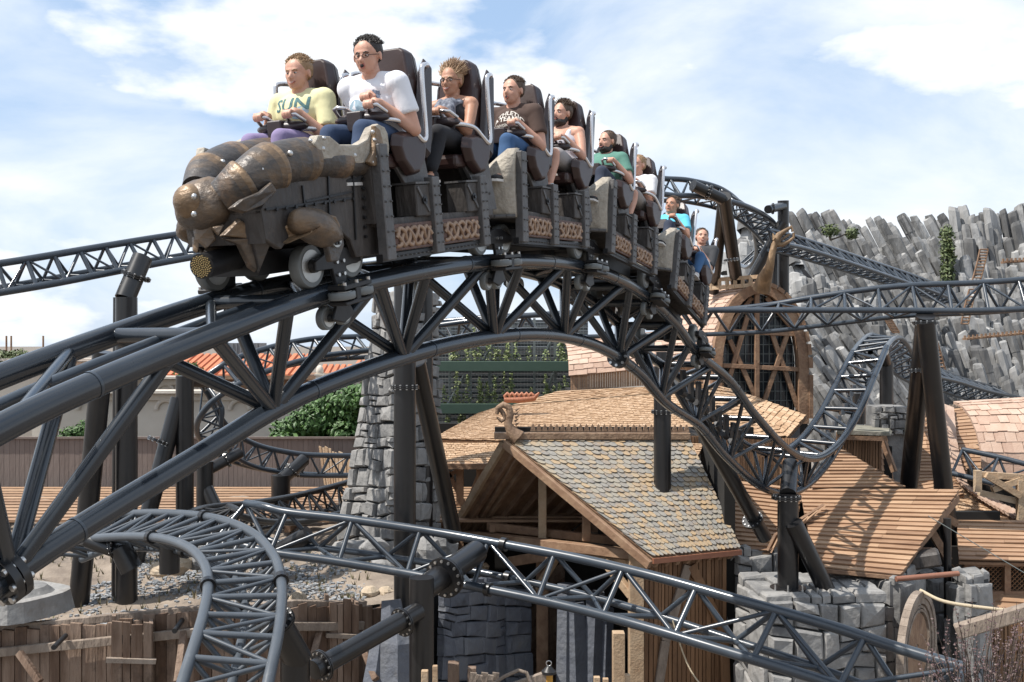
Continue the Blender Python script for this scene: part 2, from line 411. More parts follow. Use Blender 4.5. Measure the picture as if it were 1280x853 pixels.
support('short black post with cranked arm under the hairpin beside the deck', [('post', gz(P(256, 580, 20)), P(256, 577, 20), .16), ('arm', P(256, 590, 20), P(300, 566, 20.6), .11), ('brace', P(300, 700, 19.6), P(256, 606, 20), .13)],
        [(P(284, 574, 20.4), (1, .1, .4), .17)])
support('short post with angled arm under the hairpin beside the fence', [('post', gz(P(351, 590, 22)), P(351, 594, 22), .2), ('arm', P(352, 600, 22), P(380, 575, 22.6), .14)], [(P(366, 588, 22.3), (.7, .1, .7), .2)])
support('black post standing in the gravel under the pale curl', [('post', P(212, 716, 13.6), P(212, 676, 13.6), .13), ('post', P(165, 712, 13.9), P(150, 684, 13.9), .15), ('arm', P(150, 690, 13.9), P(110, 676, 14), .1)],
        [(P(142, 686, 13.9), (1, 0, .3), .15)])
support('tall black pillar in front of the stone tower with a leaning brace', [('post', gz(P(506, 400, 15.6)), P(506, 330, 15.6), .165), ('brace', P(568, 672, 18.4), P(520, 452, 15.9), .145)],
        [(P(506, 484, 15.6), (0, 0, 1), .215)])
support('grey post rising behind the truss beside the stone tower', [('post', gz(P(531, 520, 20.0)), P(531, 352, 20.0), .155)])
support('stout black pillar of the foreground track with a bolted arm to the banked run', [('post', gz(P(527, 722, 13)), P(527, 722, 13), .155), ('arm', P(527, 738, 13.1), P(596, 690, 14.4), .16), ('strut', P(523, 764, 12.9), P(392, 838, 11.6), .115), ('upper_arm', P(330, 700, 15.6), P(386, 668, 15.4), .13)],
        [(P(556, 722, 13.5), P(596, 690, 14.4) - P(527, 738, 13.1), .27, 14), (P(503, 778, 12.7), P(392, 838, 11.6) - P(523, 764, 12.9), .18), (P(402, 832, 11.7), P(392, 838, 11.6) - P(523, 764, 12.9), .18), (P(330, 700, 15.6), (1, 0, .5), .21)])
support('angled black post propping the near curl beside the palisade', [('post', gz(P(369, 822, 11.4)), P(369, 820, 11.4), .16), ('arm', P(372, 824, 11.4), P(338, 764, 11.0), .155)],
        [(P(346, 778, 11.1), P(338, 764, 11.0) - P(372, 824, 11.4), .2)])
support('black column passing through the slate roof beneath the crest', [('post', gz(P(828, 600, 19.6)), P(828, 458, 19.6), .165), ('post', P(828, 458, 19.6), P(828, 440, 19.6), .12)], [(P(828, 515, 19.6), (0, 0, 1), .215)])
support('long slanting strut from the crest down to the plank eave', [('post', P(956, 672, 18.4), P(846, 478, 16.4), .125)], [(P(941, 650, 18.1), P(956, 672, 18.4) - P(846, 478, 16.4), .19)])
support('paired black pillar and raking leg bolted to the stone pier under the valley', [('post', P(985, 738, 17.6), P(985, 618, 17.6), .175), ('neck', P(985, 618, 17.6), P(988, 580, 18.2), .14), ('brace', P(1036, 744, 17.6), P(992, 654, 17.4), .15), ('foot_plate', P(985, 738, 17.6), P(985, 734, 17.6), .3), ('foot_plate', P(1036, 745, 17.6), P(1036, 741, 17.6), .28)],
        [(P(983, 622, 17.6), (0, 0, 1), .25, 14)])
support('tall A shaped pair of columns under the long eye level track', [('post', P(1133, 640, 22.9), P(1157, 395, 20.9), .19), ('post', P(1196, 760, 22.2), P(1157, 402, 20.7), .185)],
        [(P(1157, 404, 20.8), (0, 0, 1), .26, 12), (P(1150, 464, 21.4), (0, .1, 1), .23)])
support('leaning twin columns holding the high turn above the timber railing', [('post', P(892, 364, 28.8), P(905, 243, 26), .15), ('post', P(922, 360, 28.4), P(905, 246, 25.8), .17), ('arm', P(903, 249, 25.8), P(866, 232, 25.4), .14)],
        [(P(914, 325, 25.6), (.1, 0, -1), .19), (P(886, 241, 25.6), (1, 0, -.4), .2)])
support('tallest black pillar right of the high turn with a raking leg', [('post', gz(P(980, 372, 29.4)), P(979, 251, 28.4), .152), ('brace', P(934, 358, 28.2), P(978, 278, 28), .135), ('arm', P(979, 258, 28.3), P(960, 262, 27.4), .11)],
        [(P(966, 261, 27.6), (1, 0, 0), .15), (P(938, 350, 28.15), (.5, 0, 1), .165)])
support('thin grey post beside the tallest pillar', [('post', gz(P(968, 365, 30)), P(968, 315, 30), .115)])
support('short black post under the small hilltop curl', [('post', P(1108, 505, 25), P(1108, 452, 25), .16), ('arm', P(1108, 456, 25), P(1104, 440, 24.6), .13)])
support('cranked stub post right of the hilltop curl', [('post', P(1074, 530, 23.4), P(1074, 492, 23.4), .14)])
# ------------------------------------------------------------------ setting materials
STONE = mat('grey_cut_stone', [(.08, .08, .083), (.16, .157, .153), (.27, .262, .25), (.20, .182, .165)], .85, 0, 2.2, .6, .9, 9, stain=((.40, .385, .36), 3.5, .58, .6))
STONED = mat('dark_blue_stone', [(.06, .066, .08), (.115, .125, .15), (.16, .165, .175)], .8, 0, 2.2, .55, .9, 9, stain=((.24, .20, .14), 1.6, .62, .6))
MORTAR = mat('dark_mortar', [(.025, .026, .028), (.05, .05, .05)], .95, 0, 6, .8, .5)
BASALT = mat('basalt_rock', [(.045, .045, .047), (.13, .128, .125), (.35, .345, .335), (.17, .165, .16)], .85, 0, 1.6, .45, 1.0, 6, (1, 1, .3), stain=((.045, .045, .05), 1.1, .56, .75))
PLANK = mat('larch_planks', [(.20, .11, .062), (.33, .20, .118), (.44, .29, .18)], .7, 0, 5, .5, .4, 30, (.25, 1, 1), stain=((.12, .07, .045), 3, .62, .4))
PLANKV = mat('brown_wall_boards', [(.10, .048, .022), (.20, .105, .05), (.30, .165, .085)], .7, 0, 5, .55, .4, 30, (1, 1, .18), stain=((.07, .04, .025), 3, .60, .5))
SHINGLE = mat('wood_shingles', [(.30, .18, .10), (.42, .28, .17), (.52, .37, .25)], .8, 0, 4, .45, .5, 20, stain=((.16, .09, .055), 1.2, .62, .5))
SHINP = mat('pale_pink_shingles', [(.36, .23, .17), (.46, .32, .24), (.52, .39, .31)], .75, 0, 4, .45, .3, 20)
SLATE = mat('mixed_slate', [(.16, .155, .145), (.24, .225, .20), (.27, .24, .19), (.36, .25, .14), (.20, .185, .17), (.30, .265, .21)], .6, 0, 7, .22, .45, 26, stain=((.30, .20, .10), 5, .62, .45))
TIMBER = mat('oak_beams', [(.13, .07, .04), (.23, .135, .08), (.32, .21, .13)], .7, 0, 6, .7, .5, 24, (.6, .6, .6), stain=((.07, .045, .03), 3, .6, .5))
TIMBERL = mat('pale_timber', [(.30, .19, .11), (.42, .30, .19), (.48, .37, .26)], .7, 0, 6, .6, .4, 24, stain=((.14, .08, .05), 4, .6, .5))
OLDWOOD = mat('weathered_boards', [(.055, .032, .022), (.12, .072, .046), (.24, .17, .125), (.09, .052, .034)], .8, 0, 4.5, .55, .7, 26, (1, 1, .16), stain=((.035, .022, .016), 2.2, .55, .75))
OLDTOP = mat('bleached_wood', [(.13, .10, .08), (.24, .19, .15), (.34, .28, .23)], .85, 0, 6, .6, .8, 20, (1, 1, .4), stain=((.12, .08, .06), 4, .58, .6))
FENCE = mat('grey_brown_fence', [(.15, .115, .10), (.20, .16, .14)], .85, 0, 4, .5, .3, 20, (1, 1, .2))
CREAM = mat('cream_render', [(.50, .44, .37), (.60, .54, .46)], .9, 0, 1.2, .8, .15, 30, stain=((.38, .33, .27), .8, .60, .4))
OCHRE = mat('ochre_render', [(.45, .33, .20), (.52, .40, .25)], .9, 0, 1.2, .8, .15, 30)
REDTILE = mat('orange_roof_tiles', [(.42, .13, .06), (.52, .19, .09)], .8, 0, 5, .5, .4, 20, (1, .3, 1))
ROOFMET = mat('ribbed_grey_metal', [(.16, .17, .18), (.22, .23, .24)], .5, .3, 5, .5, .1)
EARTH = mat('dry_sandy_earth', [(.11, .085, .068), (.225, .18, .14), (.31, .255, .20)], .95, 0, .9, 1, .8, 12, stain=((.10, .085, .07), 1.6, .55, .6))
GRAVEL = mat('grey_gravel', [(.12, .13, .14), (.25, .26, .27), (.36, .36, .36)], .9, 0, 9, .3, .4)
GROUND = mat('packed_ground', [(.13, .11, .09), (.20, .17, .14)], .95, 0, .4, 1, .6, 6)
LEAF = mat('green_foliage', [(.020, .050, .010), (.045, .105, .018), (.085, .165, .035)], .55, 0, 3, .35, 0)
LEAFD = mat('dull_foliage', [(.04, .06, .018), (.08, .11, .035), (.14, .15, .06)], .6, 0, 3, .35, 0)
PURPLE = mat('purple_leaves', [(.045, .022, .026), (.085, .045, .045), (.16, .11, .09)], .55, 0, 3, .4, 0)
TWIG = mat('twig_bark', [(.05, .035, .025), (.09, .065, .05)], .8, 0, 9, .6, .2)
GREENB = mat('green_beam', [(.035, .065, .045), (.05, .085, .06)], .5, 0, 3, .6, .05)
WIRE = mat('wire_mesh', [(.16, .18, .17), (.22, .24, .23)], .5, .4, 3, .6, 0)
DARKWALL = mat('dark_slat_wall', [(.05, .055, .06), (.085, .09, .095)], .7, 0, 3, .6, .1)
DARKIN = mat('unlit_interior', [(.008, .007, .006), (.014, .012, .01)], .95, 0, 3, .6, 0)  # shade of enclosed rooms put into a near-black base colour
CARVED = mat('carved_timber', [(.13, .075, .045), (.23, .145, .09), (.33, .22, .14)], .7, 0, 7, .8, .6, 22)
CARVEDG = mat('golden_carving', [(.10, .058, .03), (.20, .125, .065), (.34, .22, .12)], .65, 0, 5, .9, .9, 14, (1, 1, .5))
REDC = mat('red_carving', [(.30, .10, .05), (.42, .17, .09)], .6, 0, 7, .8, .4)
MOSS = mat('mossy_roof', [(.10, .10, .07), (.20, .19, .15), (.28, .26, .22)], .9, 0, 4, .9, .6)
ROPE = mat('hemp_rope', [(.42, .34, .23), (.5, .42, .3)], .9, 0, 20, .5, .3)
GLASSY = mat('dark_window_glass', [(.02, .025, .03), (.04, .045, .05)], .12, 0, 3, .6, .02)
BRASSL = mat('amber_lantern_glass', [(.45, .22, .03), (.6, .32, .06)], .3, 0, 3, .6, 0)

def Q(p00, p10, p01, p11):
    p00, p10, p01, p11 = map(Vector, (p00, p10, p01, p11))
    return lambda u, v: (p00 * (1 - u) + p10 * u) * (1 - v) + (p01 * (1 - u) + p11 * u) * v
def qn(q, flip=1):
    n = (q(1, 0) - q(0, 0) + q(1, 1) - q(0, 1)).cross(q(0, 1) - q(0, 0) + q(1, 1) - q(1, 0)).normalized() * flip
    return n
def facing(q):
    """normal of the quad on the camera's side"""
    n = qn(q); c = q(.5, .5) - Vector((0, 0, CAMZ)); return -n if n.dot(c) > 0 else n

def stones(mb, q, nu, nv, th=.14, jit=.42, gap=.012, n=None, rough=.05, seed=0):
    rnd = random.Random(seed + nu * 31 + nv); n = n or facing(q); q0 = q
    q = lambda u, v: q0(u, min(1, max(0, v + (0 if v <= 0 or v >= 1 else .30 / nv * noise.noise(Vector((u * nu * .55, v * nv * .5, seed * 1.7)))))))
    cuts = [0]
    for j in range(nv): cuts.append(cuts[-1] + 1 + rnd.uniform(-jit, jit))
    for j in range(nv):
        v0 = cuts[j] / cuts[-1]; v1 = cuts[j + 1] / cuts[-1]
        xs = [0]; x = rnd.uniform(.4, 1.1)
        while x < nu - .35: xs.append(x); x += rnd.uniform(.65, 1.5)
        xs.append(nu)
        cells = []
        for a, b in zip(xs[:-1], xs[1:]):
            if rnd.random() < .22: k_ = rnd.uniform(.38, .62); cells += [(a, b, v0, v0 + (v1 - v0) * k_), (a, b, v0 + (v1 - v0) * k_, v1)]
            else: cells.append((a, b, v0, v1))
        for a, b, va, vb in cells:
            u0 = a / nu; u1 = b / nu
            W = (q(u1, va) - q(u0, va)).length; Hh = (q(u0, vb) - q(u0, va)).length
            gu = gap / max(W, .01) * (u1 - u0); gv = gap / max(Hh, .01) * (vb - va)
            c = [q(u0 + gu, va + gv), q(u1 - gu, va + gv), q(u1 - gu, vb - gv), q(u0 + gu, vb - gv)]
            c = [p + Vector((rnd.uniform(-1, 1), rnd.uniform(-1, 1), rnd.uniform(-1, 1))) * gap * 1.3 for p in c]
            cc = sum(c, Vector()) / 4; d = th * rnd.uniform(.55, 1.25)
            bk = [p - n * .05 for p in c]; mid = [p + n * d * .72 for p in c]
            fr = [p + (cc - p) * rnd.uniform(.09, .2) + n * d * rnd.uniform(.9, 1.15) for p in c]
            vs = bk + mid + fr + [cc + n * d * rnd.uniform(.95, 1.2 + rough)]
            fs = [(0, 1, 5, 4), (1, 2, 6, 5), (2, 3, 7, 6), (3, 0, 4, 7), (4, 5, 9, 8), (5, 6, 10, 9), (6, 7, 11, 10), (7, 4, 8, 11), (8, 9, 12), (9, 10, 12), (10, 11, 12), (11, 8, 12), (3, 2, 1, 0)]
            mb.add(vs, fs, rnd.random())
    return mb
def slab(mb, q, th, n=None, rnd=.5):
    n = n or facing(q); K = 8; g = [[q(i / K, j / K) for i in range(K + 1)] for j in range(K + 1)]
    vs = [p for r_ in g for p in r_] + [p - n * th for r_ in g for p in r_]; o = (K + 1) ** 2; fs = []; W = K + 1
    for j in range(K):
        for i in range(K): a = j * W + i; fs += [(a, a + 1, a + W + 1, a + W), (a + o, a + W + o, a + W + 1 + o, a + 1 + o)]
    for i in range(K):
        for a, b in ((i, i + 1), (K * W + i, K * W + i + 1), (i * W, (i + 1) * W), (i * W + K, (i + 1) * W + K)): fs.append((a, b, b + o, a + o))
    return mb.add(vs, fs, rnd)
def lap_boards(mb, q, rows, th=.03, lift=.05, n=None, ragged=0, seg=1, seed=1):
    """horizontal boards, each lying over the one below; v=0 is the eave"""
    n = n or facing(q); rnd = random.Random(seed)
    for j in range(rows):
        v0 = j / rows; v1 = min(1, (j + 1.12) / rows); cu = [0] + sorted(rnd.uniform(.1, .9) for _ in range(seg - 1)) + [1]
        a0 = -rnd.uniform(0, ragged); a1 = 1 + rnd.uniform(0, ragged)
        for a, b in zip(cu[:-1], cu[1:]):
            ua = a0 if a == 0 else a + .001; ub = a1 if b == 1 else b - .001; l = lift * rnd.uniform(.85, 1.2)
            bot = [q(ua, v0) + n * l, q(ub, v0) + n * l, q(ub, v1) + n * .004, q(ua, v1) + n * .004]
            mb.frust([p - n * th for p in bot], bot, rnd.random())
    return mb
def tiles(mb, q, nu, nv, th=.018, lift=.035, n=None, style='square', seed=2, overlap=1.5, jit=.12):
    n = n or facing(q); rnd = random.Random(seed)
    for j in range(nv):
        off = .5 * (j % 2) + rnd.uniform(-.1, .1)
        for i in range(-1, nu + 1):
            a = (i + off + rnd.uniform(-jit, jit) * .5) / nu; b = (i + 1 + off + rnd.uniform(-jit, jit) * .5) / nu
            a = max(0, a + .03 / nu); b = min(1, b - .03 / nu)
            if b - a < .15 / nu: continue
            v0 = max(0, (j + rnd.uniform(-jit, jit)) / nv); v1 = min(1, (j + overlap) / nv); l = lift * rnd.uniform(.7, 1.3)
            if style == 'round':
                uv = [(a, v0 + .42 / nv), (a + (b - a) * .10, v0 + .15 / nv), (a + (b - a) * .38, v0), (a + (b - a) * .72, v0 + .05 / nv), (a + (b - a) * .95, v0 + .25 / nv), (b, v0 + .5 / nv), (b, v1), (a, v1)]
            else: uv = [(a, v0), (b, v0 + rnd.uniform(-.05, .05) / nv), (b, v1), (a, v1)]
            top = [q(u, v) + n * (l * (1 - (v - v0) / (v1 - v0 + 1e-6)) + .004) for u, v in uv]
            mb.frust([p - n * th for p in top], top, rnd.random())
    return mb
def vboards(mb, q, nu, th=.03, n=None, gap=.01, ragged=0, seed=3, relief=.012):
    n = n or facing(q); rnd = random.Random(seed); cu = [0]
    for i in range(nu): cu.append(cu[-1] + rnd.uniform(.75, 1.25))
    for i in range(nu):
        a = cu[i] / cu[-1]; b = cu[i + 1] / cu[-1]; g = gap / max(.01, (q(1, 0) - q(0, 0)).length)
        t = 1 + rnd.uniform(-ragged, ragged); o = n * rnd.uniform(0, relief)
        fr = [q(a + g, 0) + o, q(b - g, 0) + o, q(b - g, t + rnd.uniform(-.3, .3) * ragged) + o, q(a + g, t) + o]
        mb.frust([p - n * th for p in fr], fr, rnd.random())
    return mb
def ST(name, mb, mt, kind='structure'):
    o = mb.build(name, mt); o['kind'] = kind; return o
def leaves(mb, centre, rad, n, size, seed=0, squash=1, shell=.55, ground=None):
    rnd = random.Random(seed); c = Vector(centre)
    for i in range(n):
        d = Vector((rnd.gauss(0, 1), rnd.gauss(0, 1), rnd.gauss(0, 1))).normalized()
        k = rnd.uniform(shell, 1) * (1 + .22 * noise.noise(d * 2.3 + c)); p = c + Vector((d.x * rad[0], d.y * rad[1], d.z * rad[2])) * k
        s_ = size * rnd.uniform(.6, 1.3); a = (d + Vector((rnd.uniform(-.8, .8), rnd.uniform(-.8, .8), rnd.uniform(-.4, .9)))).normalized()
        u = a.orthogonal().normalized(); u.rotate(Matrix.Rotation(rnd.uniform(0, 6.28), 3, a)); v = a.cross(u) * .55
        mb.add([p - u * s_, p + v * s_ - a * s_ * .1, p + u * s_ + a * s_ * .15, p - v * s_ - a * s_ * .1], [(0, 1, 2, 3)], rnd.random())
    return mb
# ------------------------------------------------------------------ train
LEATHER = mat('brown_seat_shell', [(.030, .015, .013), (.045, .022, .019)], .38, 0, 8, .6, .02, 60, rvar=.08)
LEATHERD = mat('dark_seat_wing', [(.030, .022, .024), (.045, .032, .033)], .4, 0, 8, .6, .05, 60)
AGED = mat('weathered_dark_wood', [(.026, .022, .020), (.058, .050, .045), (.11, .095, .085)], .62, 0, 7, .75, .5, 24, (1, 1, .35), stain=((.16, .12, .09), 9, .60, .5))
AGEDP = mat('grey_iron_plate', [(.075, .073, .073), (.14, .133, .13)], .55, .2, 6, .8, .3, 20, stain=((.12, .075, .05), 7, .60, .6))
PARCH = mat('cast_leather_shield', [(.24, .21, .17), (.36, .32, .265), (.46, .42, .35)], .75, 0, 7, .85, .7, 22, stain=((.10, .06, .035), 5, .58, .7))
BRONZE = mat('worn_bronze', [(.042, .040, .042), (.070, .060, .053), (.17, .112, .066), (.36, .235, .13)], .42, .25, 5, .42, .35, 18, (1, 1, 1.6), stain=((.26, .16, .095), 3.2, .55, .75), rvar=.12)
KNOT = mat('red_copper_panel', [(.075, .038, .028), (.13, .068, .05)], .5, .3, 9, .7, .3, 30)
KNOTB = mat('raised_copper_knot', [(.24, .155, .105), (.38, .26, .18)], .5, .35, 9, .7, .2, 30)
WHEEL = mat('grey_polyurethane', [(.12, .13, .13), (.17, .18, .18)], .5, 0, 9, .5, .05)
HUB = mat('machined_aluminium', [(.35, .34, .32), (.5, .49, .46)], .35, .85, 9, .5, .03)
GOLDD = mat('brass_dots', [(.65, .5, .25), (.8, .65, .35)], .3, .9, 9, .5, 0)

CT = [.6, 2.6, 4.6, 6.62]
def center(t):
    p = nr(t); return Vector((p[0] - .333, p[1] + .163, CAMZ + zpath(t)))
def carM(t):
    c = center(t); f = (center(t - .9) - center(t + .9)).normalized(); l = Vector((.9, -.44, 0)).normalized()
    u = f.cross(l).normalized(); l = u.cross(f)
    # keep both bogies on the rail: drop the chord to the mean of the ends at the crest
    M = Matrix((f, l, u)).transposed().to_4x4(); M.translation = (c * 2 + center(t - 1.1) + center(t + 1.1)) / 4
    return M
CM = [carM(t) for t in CT]

def wheel(parent, c, axis, r, w_, name='wheel', hub_side=1):
    axis = Vector(axis); c = Vector(c)
    o = MB().tube([c - axis * w_ / 2, c - axis * w_ * .36, c + axis * w_ * .36, c + axis * w_ / 2], [r * .94, r, r, r * .94], 32).build(name, WHEEL, parent)
    h = MB(); s = hub_side
    h.cyl(c, c - axis * s * (w_ / 2 + .003), r * .72, 24)
    h.cyl(c, c + axis * s * (w_ / 2 + .004), r * .74, 28); h.build('rim', HUB, o)
    h = MB(); h.cyl(c, c + axis * s * (w_ / 2 + .035), r * .34, 18, r * .3)
    h.build('hub_cap', BLACK, o)
    b = MB(); u = axis.orthogonal().normalized(); v = axis.cross(u)
    for i in range(5):
        a = i * 2 * math.pi / 5; p = c + (u * math.cos(a) + v * math.sin(a)) * r * .17
        b.cyl(p, p + axis * s * (w_ / 2 + .045), r * .045, 6)
    b.build('hub_bolts', GOLDD, o)

def bogie(T, f0, big=.128):
    for sd in (1, -1):
        l = .37 * sd; zr = .066 + big
        for df in (-.215, .215): wheel(T, (f0 + df, l, zr), (0, 1, 0), big, .075, 'running_wheel', sd)
        for df in (-.09, .09): wheel(T, (f0 + df, l, -.066 - .077), (0, 1, 0), .075, .05, 'under_wheel', sd)
        wheel(T, (f0 + .10, l + sd * .152, -.0), (0, 0, 1), .085, .045, 'side_wheel')
        wheel(T, (f0 - .10, l + sd * .152, -.0), (0, 0, 1), .085, .045, 'side_wheel')
        b = MB()
        y = l + sd * .062
        b.prism([(f0 - .245, y, zr - .03), (f0 - .24, y, zr + .03), (f0 - .06, y, zr + .085), (f0 + .06, y, zr + .085), (f0 + .24, y, zr + .03), (f0 + .245, y, zr - .03), (f0 + .075, y, zr - .04), (f0 + .05, y, .03), (f0 - .05, y, .03), (f0 - .075, y, zr - .04)], (0, sd * .028, 0))
        y = l + sd * .185
        b.prism([(f0 - .15, y - sd * .1, .035), (f0 + .15, y - sd * .1, .035), (f0 + .15, y + sd * .03, .035), (f0 - .15, y + sd * .03, .035)], (0, 0, .03))
        b.prism([(f0 - .15, y - sd * .1, -.06), (f0 + .15, y - sd * .1, -.06), (f0 + .15, y + sd * .03, -.06), (f0 - .15, y + sd * .03, -.06)], (0, 0, .025))
        b.bar((f0, y, .05), (f0, y, -.05), .05, .05)
        b.prism([(f0 - .06, l + sd * .06, -.05), (f0 + .06, l + sd * .06, -.05), (f0 + .12, l + sd * .06, -.15), (f0, l + sd * .06, -.19), (f0 - .12, l + sd * .06, -.15)], (0, sd * .022, 0))
        b.build('wheel_bracket', BLACK, T, .005)
        bb = MB()
        for q in ((-.03, .12), (.03, .12), (-.035, .2), (.035, .2), (0, .06)):
            bb.cyl((f0 + q[0], l + sd * .085, q[1]), (f0 + q[0], l + sd * .105, q[1]), .012, 8)
        for q in (-.13, 0, .13):
            bb.cyl((f0 + q, l + sd * .2, .06), (f0 + q, l + sd * .2, .082), .014, 8)
        bb.build('bracket_bolts', BOLT, T)
    MB().tube([(f0, -.42, .2), (f0, .42, .2)], .045, 12).build('axle', BLACK, T)

def knot_panel(T, f0, f1, z0, z1, y, sd):
    y2 = y + sd * .012
    pnl = MB(); pnl.box(((f0 + f1) / 2, y, (z0 + z1) / 2), (abs(f1 - f0), .03, z1 - z0)); pnl.build('knot_panel', KNOT, T, .004)
    k = MB(); n = 64; per = 3.67
    w_ = abs(f1 - f0) * .90; h = (z1 - z0) * .33; fc = (f0 + f1) / 2; zc = (z0 + z1) / 2
    for ph in (0, 2 * math.pi / 3, 4 * math.pi / 3):
        pts = []
        for i in range(n + 1):
            x = i / n; a = x * math.pi * per + ph
            pts.append((fc - w_ / 2 + w_ * x, y2 + sd * (.006 + .006 * math.cos(3 * a + ph)), zc + h * math.sin(a)))
        k.tube(pts, .0145, 7)
    k.build('interlace_relief', KNOTB, T)

def seat(T, f0, l0, near):
    """one seat shell with its restraint; hip point at (f0, l0, .92)"""
    lean = R(13)
    def B_(x, y, z):   # backrest frame: x thickness, y lateral, z along the back
        return Vector((f0 - .14 - z * math.sin(lean) + x * math.cos(lean), l0 + y, .82 + z * math.cos(lean) + x * math.sin(lean)))
    prof = [(-.17, 0), (-.18, .3), (-.18, .54), (-.12, .75), (-.08, .775), (.08, .775), (.12, .75), (.18, .54), (.18, .3), (.17, 0)]
    m = MB(); m.frust([B_(.0, p[0], p[1]) for p in prof], [B_(.09, p[0] * .86, p[1] * .985 + .004) for p in prof]); S = m.build('seat', LEATHER, T, .014, 3)
    m = MB(); m.frust([B_(-.07, p[0] * .9, p[1] * .98) for p in prof], [B_(-.003, p[0], p[1]) for p in prof]); m.build('back_shell', LEATHERD, S, .01)
    for s_ in (-1, 1):
        m = MB()
        m.frust([B_(-.14, s_ * .19, .02), B_(.05, s_ * .19, .08), B_(.03, s_ * .19, .60), B_(-.03, s_ * .19, .72), B_(-.12, s_ * .19, .70), B_(-.17, s_ * .19, .2)],
                [B_(-.14, s_ * .225, .06), B_(.02, s_ * .225, .12), B_(0, s_ * .225, .58), B_(-.04, s_ * .225, .68), B_(-.11, s_ * .225, .66), B_(-.15, s_ * .225, .22)])
        m.build('side_wing', LEATHERD, S, .01, 2)
    m = MB(); m.box((f0 + .05, l0, .80), (.48, .42, .10)); m.build('seat_pan', LEATHER, S, .03, 2)
    for s_ in (-1, 1):
        m = MB()
        sh = [(-.20, .06), (-.10, .13), (.06, .14), (.19, .12), (.22, .04), (.17, -.07), (.05, -.17), (-.06, -.16), (-.16, -.06)]
        pa = [(f0 + .02 + a, l0 + s_ * .215, .86 + b) for a, b in sh]; pb = [(f0 + .02 + a * .8, l0 + s_ * .285, .855 + b * .82) for a, b in sh]
        m.frust([Vector(p) for p in pa], [Vector(p) for p in pb]); m.build('side_bolster', LEATHER, S, .018, 3)
    # restraint
    m = MB(); m.ell((f0 + .20, l0, 1.09), (.085, .22, .045)); m.box((f0 + .25, l0, 1.07), (.10, .12, .13)); LB = m.build('lap_bar', LEATHERD, S, .01)
    g = MB()
    for s_ in (-1, 1):
        g.tube([(f0 + .20, l0 + s_ * .07, 1.13), (f0 + .27, l0 + s_ * .08, 1.165), (f0 + .30, l0 + s_ * .12, 1.17), (f0 + .27, l0 + s_ * .17, 1.165), (f0 + .19, l0 + s_ * .19, 1.12)], .013, 8)
    g.build('lap_bar_handle', CHROME, LB)
    for s_ in (-1, 1):
        y = l0 + s_ * .245
        p = [(f0 - .30, y - s_ * .04, 1.43), (f0 - .24, y + s_ * .03, 1.445), (f0 - .16, y + s_ * .045, 1.435), (f0 - .135, y + s_ * .045, 1.39), (f0 - .13, y + s_ * .045, 1.2), (f0 - .13, y + s_ * .045, .99), (f0 - .11, y + s_ * .045, .935),
             (f0 - .08, y + s_ * .04, .935), (f0 - .02, y + s_ * .03, .98), (f0 + .05, y + s_ * .01, 1.04), (f0 + .13, y - s_ * .03, 1.065), (f0 + .2, y - s_ * .1, 1.075)]
        sm = catmull(p, 4)
        MB().tube([tuple(q) for q in sm], .0175, 10).build('grab_tube', CHROME, S)

def rivets(mb, a, b, n, ax, r=.009):
    a = Vector(a); b = Vector(b); ax = Vector(ax)
    for i in range(n):
        p = a.lerp(b, (i + .5) / n); mb.cyl(p, p + ax * .012, r, 6, r * .6)

